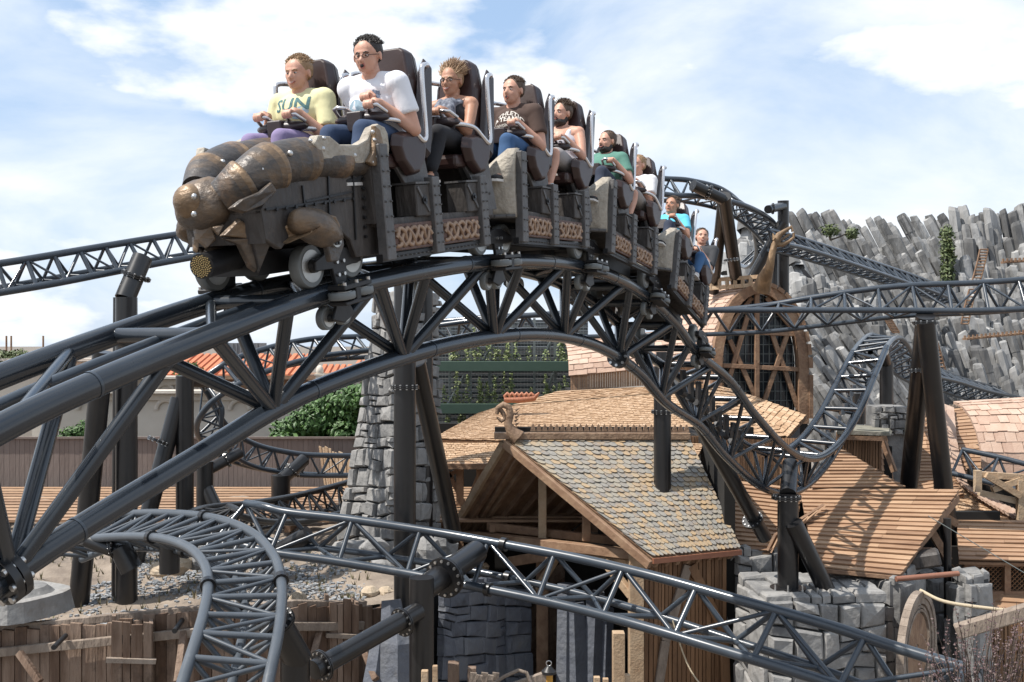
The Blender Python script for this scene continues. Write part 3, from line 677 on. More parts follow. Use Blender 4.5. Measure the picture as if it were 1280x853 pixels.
def car_body(T, first=False):
    m = MB(); m.box((0, 0, .24), (1.66, .50, .16)); m.build('chassis', BLACK, T, .01)
    m = MB(); m.box((-.02, 0, .40), (1.6, 1.16, .05)); m.build('floor_pan', AGED, T, .005)
    rv = MB()
    for sd in (1, -1):
        y = .60 * sd
        knot_panel(T, .70, .20, .21, .385, y, sd); knot_panel(T, .06, -.50, .21, .385, y, sd)
        rail_ = MB(); rail_.box((.07, .57 * sd, .175), (1.5, .05, .05)); rail_.build('sill', BLACK, T)
        rivets(rv, (.78, .596 * sd, .175), (-.66, .596 * sd, .175), 26, (0, sd, 0), .007)
        for f0, top in ((.765, .90), (.13, .685), (-.585, .685)):
            MB().box((f0, y, (.16 + top) / 2), (.105, .075, top - .16), None, None, .95).build('side_post', AGEDP, T, .006)
            rivets(rv, (f0 + .03, y + sd * .038, .2), (f0 + .03, y + sd * .038, top - .03), 7, (0, sd, 0))
            rivets(rv, (f0 - .03, y + sd * .038, .2), (f0 - .03, y + sd * .038, top - .03), 7, (0, sd, 0))
        for f0 in (.265, -.455):
            b = MB(); b.box((f0, .52 * sd, .53), (.19, .17, .22)); o = b.build('footrest_box', AGED, T, .008)
            b = MB(); b.box((f0, .52 * sd, .647), (.21, .19, .014)); b.bar((f0 + .08, .61 * sd, .62), (f0 - .06, .61 * sd, .45), .02, .01, (0, sd, 0)); b.build('box_trim', AGEDP, o)
            b = MB(); b.cyl((f0, .60 * sd, .53), (f0, .62 * sd, .53), .03, 12); b.cyl((f0, .61 * sd, .53), (f0, .63 * sd, .53), .013, 8); b.build('box_boss', BLACK, o)
        for f0 in (.32, -.65):   # seat pedestals
            b = MB(); y2 = .50 * sd
            b.prism([(f0 + .20, y2, .82), (f0 - .22, y2, .90), (f0 - .34, y2, .42), (f0 - .16, y2, .42)], (0, .03 * sd, 0)); b.build('seat_pedestal', AGEDP, T, .004)
            b = MB(); b.bar((f0 + .10, .47 * sd, .80), (f0 - .17, .47 * sd, .42), .05, .07); b.build('seat_strut', BLACK, T)
            rivets(rv, (f0 - .05, y2 + .03 * sd, .8), (f0 - .26, y2 + .03 * sd, .5), 3, (0, sd, 0), .014)
    for f0 in (.20, -.77):
        b = MB(); b.box((f0, 0, .62), (.10, .9, .42)); b.build('cross_bulkhead', AGED, T, .006)
        b = MB(); b.box((f0 + .14, 0, .70), (.40, .10, .34)); b.build('center_console', AGED, T, .006)
    for sd in (-1, 1):
        seat(T, .32, .33 * sd, sd > 0); seat(T, -.65, .33 * sd, sd > 0)
    # front shield of cast hide: a curved panel whose corners rise like horns
    vs = []; nu = 17; nv = 9
    for th in (0, .05):
        for j in range(nv):
            v = j / (nv - 1)
            for i in range(nu):
                u = i / (nu - 1) * 2 - 1
                top = .78 + .17 * max(0, abs(u) - .60) / .40 + .03 * u * u
                if abs(u) > .93: top -= .05
                z = .36 + (top - .36) * v
                f = .84 + .16 * (1 - u * u) * (1 - .25 * v) + .035 * math.sin(v * 3.0) + .05 * max(0, v - .8) / .2 * -1
                vs.append((f - th, u * .585, z + .006 * math.sin(9 * u + 7 * v)))
    fs = []; o2 = nu * nv
    for j in range(nv - 1):
        for i in range(nu - 1):
            a = j * nu + i; fs.append((a, a + 1, a + nu + 1, a + nu)); fs.append((a + o2, a + nu + o2, a + nu + 1 + o2, a + 1 + o2))
    def strip(ix):
        for a, b in zip(ix[:-1], ix[1:]): fs.append((a, b, b + o2, a + o2))
    strip(list(range(nu))); strip(list(range((nv - 1) * nu, nv * nu))); strip([j * nu for j in range(nv)]); strip([j * nu + nu - 1 for j in range(nv)])
    m = MB(); m.add(vs, fs, .5, True); sh = m.build('front_shield', PARCH, T)
    m = MB(); m.tube([(.84 + .16 * (1 - u * u) + .01, u * .585, .37) for u in [i / 10 - 1 for i in range(21)]], .018, 6); m.build('shield_rim', AGEDP, sh)
    rv2 = MB(); rivets(rv2, (.80, .592, .40), (.80, .592, .92), 10, (0, 1, 0), .012); rivets(rv2, (.80, -.592, .40), (.80, -.592, .92), 10, (0, -1, 0), .012)
    for i in range(13):
        u = -.9 + i * .15; f = .84 + .16 * (1 - u * u); rv2.cyl((f, u * .585, .37), (f + .03, u * .585, .37), .011, 6)
    rv2.build('shield_rivets', AGEDP, sh)
    tag(rv.build('side_rivets', AGEDP, T), kind='stuff')
    m = MB(); m.box((-.95, 0, .24), (.5, .22, .12)); m.cyl((-1.1, 0, .1), (-1.1, 0, .3), .08, 12); m.build('coupling', BLACK, T)

def copy_tree(o, parent=None):
    c = o.copy(); COL.objects.link(c); c.parent = parent
    for ch in list(o.children): copy_tree(ch, c)
    return c

car = thing('coaster_car', (0, 0, 0), 'second car of the train, carrying the man in the brown shirt', 'roller coaster car', 'cars of the roller coaster train')
car_body(car)
cars = [copy_tree(car), car, copy_tree(car), copy_tree(car)]
for i, (c, lb) in enumerate(zip(cars, ['front car of the train, led by bronze armoured arms', 'second car of the train, carrying the man in the brown shirt', 'third car of the train, carrying the bearded man in the green shirt', 'rearmost car of the train, carrying the man in bright blue'])):
    c['label'] = lb; c.matrix_world = CM[i]
front = cars[0]
for ch in list(front.children):
    if ch.name.startswith('front_shield'):
        for g in list(ch.children): bpy.data.objects.remove(g)
        bpy.data.objects.remove(ch)

MI = CM[0].inverted()
def LP(px_, py_, d): return MI @ P(px_, py_, d)
def fbuild(mb, name, mt, parent=None, **k):
    o = mb.build(name, mt, None, **k); o.parent = parent or front; return o
def lat(py_, px_, l):
    """point seen at a pixel lying at lateral offset l of car one"""
    o = MI @ Vector((0, 0, CAMZ)); q = MI @ P(px_, py_, 5.0); d = q - o; k = (l - o.y) / d.y; return o + d * k
# nose: hull of dark planks
def H(px_, py_, l=.50): return lat(py_, px_, l)
hp = [H(488, 196), H(440, 190), H(396, 212), H(340, 232), H(326, 262), H(332, 300), H(352, 312), H(366, 292), H(392, 281), H(420, 284), H(438, 300), H(446, 322), H(489, 316)]
def mir(p): return Vector((p.x, -p.y * max(.12, min(1, 1 - (p.x - .95) / 1.0)), p.z))
m = MB(); m.prism(hp, (0, -.045, 0)); nose = fbuild(m, 'nose_side', AGED, bevel=.006)
m = MB(); m.prism([mir(p) for p in hp], (0, .045, 0)); fbuild(m, 'nose_side', AGED, bevel=.006)
m = MB()
for a, b in ((0, 1), (1, 2), (2, 3), (3, 4), (4, 5)):
    p, q = hp[a], hp[b]; m.add([p, q, mir(q), mir(p)], [(0, 1, 2, 3)], .4)
    d = Vector((0, 0, -.02)); m.add([p + d, q + d, mir(q) + d, mir(p) + d], [(0, 1, 2, 3)], .4)
fbuild(m, 'nose_deck', AGED)
m = MB()
for (xa, ya, xb, yb) in ((332, 262, 438, 248), (378, 232, 383, 281), (410, 214, 412, 281), (382, 252, 440, 240), (440, 200, 445, 300)):
    a = H(xa, ya, .507); b = H(xb, yb, .507); m.bar(a, b, .012, .012, (0, 1, 0))
for i in range(9): a = H(345 + i * 12, 262 - i * 1.6, .507); m.cyl(a, a + Vector((0, .012, 0)), .011, 6)
for i in range(8): a = H(452 + i * .6, 212 + i * 12, .507); m.cyl(a, a + Vector((0, .014, 0)), .012, 6)
fbuild(m, 'plank_straps', BLACK, nose)
m = MB(); m.box((1.15, 0, .22), (.9, .46, .14)); m.box((1.0, 0, .42), (.7, .8, .2)); fbuild(m, 'front_chassis', BLACK)

def plate_limb(cs, rs, name='bronze_arm', sq=1.0):
    """overlapping armour plates along a bent limb; returns list of meshes under one part"""
    pts = catmull([tuple(c) for c in cs], 6); rr = np.interp(np.linspace(0, 1, len(pts)), np.linspace(0, 1, len(rs)), rs)
    core = MB(); core.tube([tuple(p) for p in pts], [r * .86 for r in rr], 18); o = fbuild(core, name, BRONZE)
    n = len(cs) - 1; k = len(pts)
    segs = 5; step = (k - 1) / segs
    for s_ in range(segs):
        a = int(s_ * step); b = min(k - 1, int((s_ + 1) * step) + 2)
        ix = list(range(a, b + 1)); m = MB()
        pp = [Vector(pts[i]) for i in ix]
        nn_ = len(ix) - 1
        rad = [rr[i] * (1.10 - .20 * (j / nn_)) for j, i in enumerate(ix)]
        m.tube([pp[0] + (pp[0] - pp[1]) * .05] + pp, [rad[0] * .80] + rad, 20, True, .4)
        cnt = 20
        for fi in range(len(m.r)):
            ring_ = fi // cnt; m.r[fi] = (.95, .95, .60, .25, .30, .12, .2, .1, .1, .1)[min(ring_, 9)] * random.uniform(.75, 1.05)
        q = fbuild(m, 'armour_plate', BRONZE, o)
        mo = q.modifiers.new('s', 'SUBSURF'); mo.levels = 1; mo.render_levels = 1
    rv = MB()
    for s_ in range(segs + 1):
        i = min(k - 1, int(s_ * step)); p = Vector(pts[i])
        rv.ell(p + Vector((0, rr[i] * .9, rr[i] * .45)), .018, None, 8, 6)
    fbuild(rv, 'arm_rivets', BOLT, o)
    return o
a = plate_limb([lat(203, 462, .50), lat(204, 430, .48), lat(200, 385, .45), lat(208, 342, .42), lat(228, 308, .37), lat(248, 276, .26)], [.07, .09, .125, .14, .135, .11])
a = plate_limb([lat(203, 462, .50) * 1 + Vector((0, -.98, 0)), lat(206, 400, -.42), lat(200, 340, -.34), lat(204, 296, -.28), lat(216, 262, -.22), lat(238, 246, -.10)], [.09, .12, .14, .135, .125, .10])
c = lat(258, 257, .10)
def lump(d): return 1 + .05 * math.sin(5 * d.x + 3 * d.z) + .03 * math.sin(9 * d.y)
m = MB(); m.ell(c, (.15, .19, .16), None, 24, 16, .4, lump); fist = fbuild(m, 'bronze_head', BRONZE)
m = MB(); m.ell(c + Vector((.10, -.02, .03)), (.085, .10, .10), None, 16, 10, .8); fbuild(m, 'armour_plate', BRONZE, fist)
m = MB()
for q in ((243, 246), (243, 268), (262, 262)): p = lat(q[1], q[0], .19); m.ell(p, .018, None, 8, 6)
fbuild(m, 'brow_rivets', BOLT, fist)
def shard(pl, th=.03, name='face_plate'):
    pts = [lat(y, x, l) for x, y, l in pl]; cc = sum(pts, Vector()) / len(pts)
    m = MB(); top = [p + (p - cc) * -.15 + Vector((.02, th, .0)) for p in pts]; m.frust(pts, top, random.random()); return fbuild(m, name, BRONZE, fist, bevel=.008, seg=2)
shard([(282, 262, .40), (298, 250, .46), (322, 240, .50), (338, 226, .52), (346, 238, .52), (326, 258, .50), (302, 268, .45)], .04)
shard([(240, 283, .06), (262, 280, .16), (270, 300, .17), (257, 312, .15), (243, 300, .08)], .035)
shard([(262, 284, .20), (280, 280, .26), (272, 296, .24)], .03)
shard([(272, 296, .26), (296, 272, .33), (318, 290, .36), (308, 300, .34)], .04)
shard([(274, 298, .27), (308, 296, .34), (322, 300, .36), (318, 342, .33), (308, 335, .31), (294, 306, .30)], .05, 'horn_plate')
shard([(318, 268, .40), (334, 262, .46), (340, 300, .46), (322, 345, .36), (312, 300, .38)], .03, 'horn_plate')
shard([(240, 295, .02), (248, 300, .06), (246, 318, .05), (240, 314, .02)], .03)
shard([(300, 190, -.35), (310, 182, -.35), (318, 190, -.34), (314, 204, -.34), (302, 202, -.34)], .03)
# lamp drum with brass studs
a = lat(333, 252, .16); ax = Vector((.93, .22, -.05)).normalized()
m = MB(); m.cyl(a - ax * .42, a, .072, 24); drum = fbuild(m, 'nose_drum', BLACK)
m = MB(); u = ax.orthogonal().normalized(); v = ax.cross(u)
for k_ in range(90):
    rr = .062 * math.sqrt((k_ + .5) / 90); an = k_ * 2.39996; p = a + (u * math.cos(an) + v * math.sin(an)) * rr; m.cyl(p, p + ax * .01, .0042, 5)
fbuild(m, 'brass_studs', GOLDD, drum)
# wheel cover (knee shaped) on near and far side
for sd in (1, -1):
    kp = [(358, 300, .50), (362, 283, .54), (378, 272, .57), (402, 266, .58), (420, 268, .56), (428, 285, .54), (428, 297, .53), (410, 293, .56), (396, 286, .60), (380, 296, .62), (366, 306, .60)]
    pts = [lat(y, x, l) for x, y, l in kp]
    if sd < 0: pts = [mir(p) for p in pts]
    cc = sum(pts, Vector()) / len(pts)
    m = MB(); m.ell(cc + Vector((0, 0, .01)), (.24, .10, .105), Matrix.Rotation(R(-18), 3, 'Y'), 18, 12, .5, lump); kc = fbuild(m, 'wheel_cover', BRONZE)
    m = MB(); m.frust([p + Vector((0, -.05 * sd, 0)) for p in pts], [cc + (p - cc) * .62 + Vector((0, .06 * sd, .02)) for p in pts], .9); fbuild(m, 'armour_plate', BRONZE, kc, bevel=.012, seg=2)
    g = lat(300, 411, .56); g = g if sd > 0 else mir(g)
    m = MB(); m.prism([g + Vector((.09, 0, .06)), g + Vector((-.09, 0, .08)), g + Vector((-.10, 0, -.04)), g + Vector((-.03, 0, -.13)), g + Vector((.05, 0, -.13))], (0, .04 * sd, 0), .2); fbuild(m, 'bracket_shield', BRONZE, kc, bevel=.006)
    m = MB(); m.cyl(g + Vector((0, .03 * sd, 0)), g + Vector((0, .06 * sd, 0)), .047, 18); fbuild(m, 'cover_hub', HUB, kc)
    m = MB()
    for q in range(6): an = q * math.pi / 3; m.cyl(g + Vector((math.cos(an) * .028, .055 * sd, math.sin(an) * .028)), g + Vector((math.cos(an) * .028, .068 * sd, math.sin(an) * .028)), .009, 8)
    m.cyl(g + Vector((0, .055 * sd, 0)), g + Vector((0, .064 * sd, 0)), .015, 8); fbuild(m, 'hub_bolts', BLACK, kc)
# curled front wing beside the first rider
cw = [(470, 160), (462, 156), (455, 160), (448, 175), (436, 182), (414, 182), (402, 172), (386, 170), (382, 180), (390, 200), (440, 206), (474, 210), (476, 185), (474, 168)]
m = MB(); m.prism([lat(y, x, .50) for x, y in cw], (0, .07, 0), .3); wing = fbuild(m, 'shield_wing', PARCH, bevel=.012, seg=2)
m = MB(); m.prism([mir(lat(y, x, .50)) for x, y in cw], (0, -.07, 0), .3); fbuild(m, 'shield_wing', PARCH, bevel=.012, seg=2)
cr = [(463, 157), (470, 163), (474, 180), (476, 200), (471, 207), (462, 208), (455, 203), (462, 190), (464, 172)]
m = MB(); m.prism([lat(y, x, .575) for x, y in cr], (0, .035, 0), .9); fbuild(m, 'wing_band', BRONZE, wing, bevel=.008, seg=2)
m = MB()
for q in ((466, 165), (468, 175), (469, 186), (469, 196), (465, 203), (405, 173), (388, 176)): p = lat(q[1], q[0], .60); m.ell(p, .013, None, 8, 6)
fbuild(m, 'wing_rivets', BOLT, wing)
m = MB(); m.frust([Vector((.84, y, z)) for y, z in ((-.57, .4), (.57, .4), (.57, .84), (-.57, .84))], [Vector((.80, y, z)) for y, z in ((-.57, .4), (.57, .4), (.57, .86), (-.57, .86))]); fbuild(m, 'front_bulkhead', AGED)
# front bogie of car one
for k_, (c_, t_) in enumerate([(0, CT[0] - 1.08)] + [(i_, CT[i_] + 1.1) for i_ in range(4)]):
    tmp = thing('tmp', (0, 0, 0), 'x', 'x'); bogie(tmp, 0, .135 if k_ == 0 else .125)
    c = center(t_); f = (center(t_ - .2) - center(t_ + .2)).normalized(); l = Vector((.9, -.44, 0)).normalized(); u = f.cross(l).normalized()
    Mb = Matrix((f, l, u)).transposed().to_4x4(); Mb.translation = c; rel = CM[c_].inverted() @ Mb
    for ch in list(tmp.children): ch.parent = cars[c_]; ch.matrix_basis = rel
    bpy.data.objects.remove(tmp)
# ------------------------------------------------------------------ ground
def grid(x0, x1, y0, y1, nx, ny, fz):
    vs = []; fs = []
    for j in range(ny + 1):
        for i in range(nx + 1):
            x = x0 + (x1 - x0) * i / nx; y = y0 + (y1 - y0) * j / ny; vs.append((x, y, fz(x, y)))
    for j in range(ny):
        for i in range(nx): a = j * (nx + 1) + i; fs.append((a, a + 1, a + nx + 2, a + nx + 1))
    return vs, fs
vs, fs = grid(-900, 900, -300, 1500, 30, 30, lambda x, y: -.02)
ST('ground', MB().add(vs, fs, .5), GROUND)
# raised planting bed behind the palisade
TZ = 3.92
def bedz(x, y): return TZ + .22 * noise.noise(Vector((x * .35, y * .35, 0))) + .10 * noise.noise(Vector((x * 1.3, y * 1.3, 3))) + .05 * noise.noise(Vector((x * 4, y * 4, 5))) + max(0, (y - 17.5)) * .045 + max(0, (x + 5) * .04)
def pal_y(x): return 14.2 + .05 * (x + 5) ** 2 * .35 + max(0, x + 3.4) * .9
vs, fs = grid(-14, -1.7, 0, 1, 110, 60, lambda x, y: 0)
v2 = []
for v in vs:
    x = v[0]; y = pal_y(x) + .12 + v[1] * (24.6 - pal_y(x)); v2.append((x, y, bedz(x, y)))
ST('planting_bed', MB().add(v2, fs, .5, True), EARTH)
gm = MB(); rnd = random.Random(5)
for i in range(15000):
    x = rnd.uniform(-11, -2.3); y = rnd.uniform(pal_y(x) + .25, 20.5)
    if noise.noise(Vector((x * .45, y * .6, 8))) + rnd.uniform(-.12, .12) < .0: continue
    s_ = rnd.uniform(.012, .030) * (1.5 if rnd.random() < .04 else 1); c = Vector((x, y, bedz(x, y) + s_ * .3))
    vs = [c + Vector((rnd.uniform(.6, 1.2) * s_ * a, rnd.uniform(.6, 1.2) * s_ * b, rnd.uniform(.3, .8) * s_ * e)) for a in (-1, 1) for b in (-1, 1) for e in (-1, 1)]
    gm.add(vs, [(0, 1, 3, 2), (4, 6, 7, 5), (0, 4, 5, 1), (2, 3, 7, 6), (0, 2, 6, 4), (1, 5, 7, 3)], rnd.random())
ST('gravel', gm, GRAVEL, 'stuff')
sm_ = MB()
for i in range(600):
    x = rnd.uniform(-11, -2.3); y = rnd.uniform(pal_y(x) + .4, 20.5); c = Vector((x, y, bedz(x, y)))
    for k in range(rnd.randint(3, 6)):
        d = Vector((rnd.uniform(-.5, .5), rnd.uniform(-.5, .5), 1)).normalized() * rnd.uniform(.07, .17); s_ = Vector((rnd.uniform(-1, 1), rnd.uniform(-1, 1), 0)).normalized() * .013
        sm_.add([c - s_, c + s_, c + d], [(0, 1, 2)], rnd.random())
tag(sm_.build('ground_cover', mat('dry_sprouts', [(.09, .08, .04), (.17, .135, .08), (.13, .15, .06)], .8, 0, 3, .3, 0)), kind='stuff')

def rockmb(mb, c, rad, seed=0, rnd_=None, amp=.28):
    rr = random.Random(seed); o = Vector((rr.uniform(0, 9), rr.uniform(0, 9), 0))
    def fn(d):
        k = 1 + amp * noise.noise(d * 1.7 + o); q = Vector((round(d.x * 2.2) / 2.2, round(d.y * 2.2) / 2.2, round(d.z * 2.2) / 2.2)); return k * (.78 + .22 * q.length)
    n0 = len(mb.sm); mb.ell(c, rad, Matrix.Rotation(rr.uniform(0, 3), 3, 'Z'), 12, 8, rnd_, fn)
    for i in range(n0, len(mb.sm)): mb.sm[i] = False
    return mb
def rock(px_, py_, d, rad, label, mt=STONE, seed=0, group=None):
    return single(rockmb(MB(), P(px_, py_, d), rad, seed), 'boulder', mt, label, 'rock', group)
SAND = mat('sandy_boulder', [(.26, .20, .14), (.40, .32, .23), (.5, .42, .32)], .9, 0, 3, .7, .7, 12)
for i, (x, y, d, r_, l, mt) in enumerate([
    (224, 706, 17, .20, 'sandy boulder at the foot of the black posts behind the pale curl', SAND), (200, 712, 16.6, .16, 'smaller sandy rock left of the boulder behind the pale curl', SAND),
    (245, 704, 17.2, .14, 'dark rock close right of the sandy boulder behind the pale curl', STONE), (310, 764, 15.6, .17, 'ochre rock behind the palisade next to the pale curl', SAND),
    (336, 722, 17, .19, 'grey rock lying below the start of the foreground track', STONE), (372, 748, 16, .13, 'flat tan stone on the palisade edge left of its right hand box', SAND),
    (462, 742, 16.5, .15, 'tan rock on the palisade edge right of its right hand box', SAND), (482, 741, 16.6, .13, 'yellowish rock nearest the split boulder on the palisade edge', SAND),
    (436, 712, 17.8, .14, 'pale rock in the middle of the gravel under the foreground track', SAND), (356, 790, 14.2, .12, 'grey cobble half hidden under the pale curl by the palisade', STONE),
    (15, 757, 14.9, .10, 'dark wet stone beside the round slab at lower left', STONED)]):
    rock(x, y, d, (r_ * 1.25, r_, r_ * .75), l, mt, i)
m = MB(); cc = P(8, 738, 14.6)
n_ = 22
def disc(z, r, s_): return [cc + Vector((math.cos(a) * r * (1 + .07 * math.sin(3 * a + s_)), math.sin(a) * r * .9 * (1 + .05 * math.sin(5 * a)), z)) for a in [i * 2 * math.pi / n_ for i in range(n_)]]
m.frust(disc(-.30, .86, 0), disc(-.03, .80, 0)); m.frust(disc(-.03, .60, 1), disc(.05, .50, 1))
single(m, 'round_slab', STONE, 'round flat grey stone footing in the gravel at the left edge', 'stone slab')

# ------------------------------------------------------------------ palisade of old boards
rnd = random.Random(11)
PT = thing('palisade', (-6, 15, 0), 'weathered brown board palisade with bleached top edge along the gravel bed', 'palisade')
def ptop(x): return float(np.interp(x, [-11.5, -7.2, -5.4, -4.2, -3.2, -2.0], [3.95, 3.98, 4.18, 4.30, 4.30, 4.0]))
x = -11.2; boards = MB(); nb = 0
while x < -1.9:
    wd = rnd.uniform(.13, .19); y = pal_y(x); slope = (pal_y(x + .1) - y) / .1; tx = Vector((1, slope, 0)).normalized()
    a = Vector((x, y, 0)); top = ptop(x) + rnd.uniform(-.03, .05); b = a + tx * (wd - .01); nn = Vector((tx.y, -tx.x, 0)); dep = rnd.uniform(0, .03)
    f = [a + nn * dep + Vector((0, 0, 0)), b + nn * dep, b + nn * dep + Vector((0, 0, top + rnd.uniform(-.02, .02))), a + nn * dep + Vector((0, 0, top))]
    mb = MB(); mb.frust([p - nn * .06 for p in f], f)
    if nb < 70: mb.build('board', OLDWOOD, PT)
    mb = MB(); tp = [f[3] + Vector((0, 0, .002)), f[2] + Vector((0, 0, .002))]
    x += wd * tx.x; nb += 1
def rail_on(z, y_off, h, mt, name, th=.07):
    m = MB(); xs = [-11.2 + i * .45 for i in range(22)]
    for xa, xb in zip(xs[:-1], xs[1:]):
        if xb > -1.85: break
        za = ptop(xa) - z + .02 * noise.noise(Vector((xa, 0, z))); zb = ptop(xb) - z + .02 * noise.noise(Vector((xb, 0, z)))
        m.bar((xa, pal_y(xa) - y_off, za), (xb + .01, pal_y(xb) - y_off, zb), th, h)
    return m.build(name, mt, PT, .008)
rail_on(.24, .10, .12, OLDTOP, 'rail'); rail_on(1.5, .09, .13, OLDWOOD, 'rail'); rail_on(-.03, -.10, .10, OLDTOP, 'back_rail', .10)
def pal_box(px0, px1, pytop, d, label_pin):
    a = P(px0, pytop, d); b = P(px1, pytop + 2, d + .15); w_ = (b - a); nn = Vector((w_.y, -w_.x, 0)).normalized()
    q = Q(gz(a) + nn * .28, gz(b) + nn * .28, a + nn * .28, b + nn * .28); m = MB(); vboards(m, q, 4, .05, nn, .006, .012, px0, .03)
    q2 = Q(gz(a) - nn * .1, gz(a) + nn * .235, a - nn * .1, a + nn * .235); vboards(m, q2, 2, .05, -w_.normalized(), .004, .01, 5, .01)
    q3 = Q(gz(b) - nn * .1, gz(b) + nn * .235, b - nn * .1, b + nn * .235); vboards(m, q3, 2, .05, w_.normalized(), .004, .01, 6, .01)
    o = m.build('board_box', OLDWOOD, PT)
    for z in (.48, 1.5):
        m = MB(); m.bar(a + nn * .32 - w_ * .12 + Vector((0, 0, -z)), b + nn * .32 + w_ * .1 + Vector((0, 0, -z)), .07, .06); m.build('batten', OLDTOP, o)
pal_box(141, 191, 772, 14.0, 0); pal_box(407, 444, 746, 15.2, 1)
for a, b in ((P(24, 816, 13.9), P(50, 853, 13.7)), (P(230, 790, 14.1), P(222, 853, 13.6)), (P(403, 775, 15), P(384, 850, 14.3)), (P(448, 795, 15.2), P(470, 850, 14.6))):
    m = MB(); m.bar(a, b, .09, .08, (0, 1, 0)); m.build('diagonal_prop', OLDWOOD, PT, .006)
for p in (P(74, 800, 13.9), P(222, 780, 14.0), P(350, 768, 14.6)):
    m = MB(); m.cyl(p + Vector((0, .2, 0)), p + Vector((.05, -.28, -.02)), .035, 10); m.build('peg', BLACK, PT)

# ------------------------------------------------------------------ slatted deck and fence
rnd = random.Random(3); m = MB(); dz = 4.28; y = 21.6; k = 0
while y < 26.6:
    m.box((-9.2 + 3.4, y, dz), (15, .24, .05), None, rnd.random()); y += .42
D = ST('deck', m, PLANK)
m = MB()
for i in range(8): m.box((-13 + i * 2.1, 24, dz - .12), (.12, 5.4, .16))
mo = m.build('deck_joists', TIMBER); mo['kind'] = 'structure'
m = MB(); q = Q((-16, 26.9, 4.1), (-3.9, 26.9, 4.1), (-16, 26.9, 5.48), (-3.9, 26.9, 5.48)); vboards(m, q, 96, .03, Vector((0, -1, 0)), .003, 0, 4, .006)
FE = thing('board_fence', (-10, 26.9, 4.1), 'long grey brown close boarded fence behind the slatted deck', 'fence')
m.build('boards', FENCE, FE)
m = MB(); m.box((-9.95, 26.87, 5.5), (12.1, .09, .05)); m.build('capping', FENCE, FE)
m = MB(); q = Q(P(405, 606, 26.5), P(437, 612, 26.2), P(398, 556, 26.5), P(440, 572, 26.2)); vboards(m, q, 9, .03, None, .01, .05, 4, .03)
single(m, 'board_gate', TIMBERL, 'sunlit yellowish board panel at the fence end beside the stone tower', 'gate')
m = MB(); m.box((-3.0, 27.5, 2.4), (5.2, .2, 4)); single(m, 'retaining_wall', FENCE, 'plain brown wall behind the board panel left of the stone tower', 'wall')

# ------------------------------------------------------------------ cream arcade
def arcade(label, x0, x1, d, ytop, ybot, mt, arches, bays=True):
    a = P(x0, ytop, d); b = P(x1, ytop, d); z0 = 0; T = thing('arcade_wall', ((a.x + b.x) / 2, d, 0), label, 'wall')
    m = MB(); m.box(((a.x + b.x) / 2, d + .25, (a.z) / 2), (b.x - a.x, .5, a.z)); m.build('wall', mt, T)
    m = MB(); m.box(((a.x + b.x) / 2, d - .06, a.z - .10), (b.x - a.x + .1, .14, .20)); m.build('cornice', mt, T, .02)
    m = MB(); m.box(((a.x + b.x) / 2, d - .05, a.z + .06), (b.x - a.x + .2, .8, .08)); m.build('coping', REDTILE if mt is OCHRE else mt, T)
    for ax_, ay, ar in arches:
        c = P(ax_, ay, d); r = ar / F * d; mb = MB()
        pts = [c + Vector((math.cos(t) * r, -.05, math.sin(t) * r)) for t in [math.pi * i / 14 for i in range(15)]]
        mb.tube(pts, .07, 8); mb.build('arch_moulding', mt, T)
    return T
arcade('cream rendered garden wall with low blind arches at the far left', -60, 132, 33, 452, 560, CREAM, [(20, 470, 16), (72, 470, 16)])
arcade('long cream wall with scalloped arches behind the black posts', 40, 430, 30.5, 492, 560, CREAM, [(110, 512, 12), (160, 512, 12), (208, 512, 12), (300, 512, 12)])
arcade('cream upper wall with blind arches behind the truss', 130, 262, 35, 474, 560, CREAM, [(170, 490, 10), (207, 490, 10), (242, 490, 10)])
arcade('small ochre wall under the truss with terracotta coping', 52, 100, 31.8, 489, 560, OCHRE, [])
def house(label, x0, x1, d, yr, ye, yb, mt, roofm, win=()):
    a = P(x0, ye, d); b = P(x1, ye, d); r0 = P(x0, yr, d + 3.2); T = thing('tiled_house', ((a.x + b.x) / 2, d, 0), label, 'house')
    m = MB(); m.box(((a.x + b.x) / 2, d + 3.2, a.z / 2), (b.x - a.x, 6, a.z)); m.build('wall', mt, T)
    m = MB(); zr = r0.z
    for i in range(int((b.x - a.x) / .28)):
        x = a.x - .2 + i * .28; m.frust([Vector((x, d - .1, a.z + .02)), Vector((x + .25, d - .1, a.z + .02)), Vector((x + .25, d + 3.2, zr)), Vector((x, d + 3.2, zr))], [Vector((x + .04, d - .1, a.z + .12)), Vector((x + .21, d - .1, a.z + .12)), Vector((x + .21, d + 3.2, zr + .1)), Vector((x + .04, d + 3.2, zr + .1))])
    m.build('roof', roofm, T)
    m = MB(); m.box(((a.x + b.x) / 2, d - .14, a.z), (b.x - a.x + .3, .12, .14)); m.build('eaves_board', TIMBER, T)
    return T
house('house with orange pantile roof and brown timber band beyond the cream wall', 205, 396, 40, 445, 472, 540, PLANKV, REDTILE)
house('second orange roofed house nearer the stone tower', 392, 470, 44, 458, 488, 540, CREAM, REDTILE)
house('low orange roof behind the white pavilion', 440, 505, 52, 452, 470, 540, CREAM, REDTILE)
m = MB(); a = P(276, 455, 46); b = P(322, 429, 46); m.box(((a.x + b.x) / 2, 47, (a.z + b.z) / 2), (b.x - a.x, 1.4, b.z - a.z))
for i in range(9): m.box((a.x + (b.x - a.x) * (i + .5) / 9, 46.28, (a.z + b.z) / 2), (.05, .06, b.z - a.z))
single(m, 'roof_plant_box', ROOFMET, 'grey ribbed metal box on the orange roof behind the truss', 'roof unit')
PV = thing('white_pavilion', P(425, 508, 38), 'small white pavilion with urn topped posts before the orange roofs', 'pavilion')
m = MB(); c = P(434, 508, 38); m.box(c + Vector((0, 0, .5)), (1.5, .6, .9)); m.build('parapet', CREAM, PV, .02)
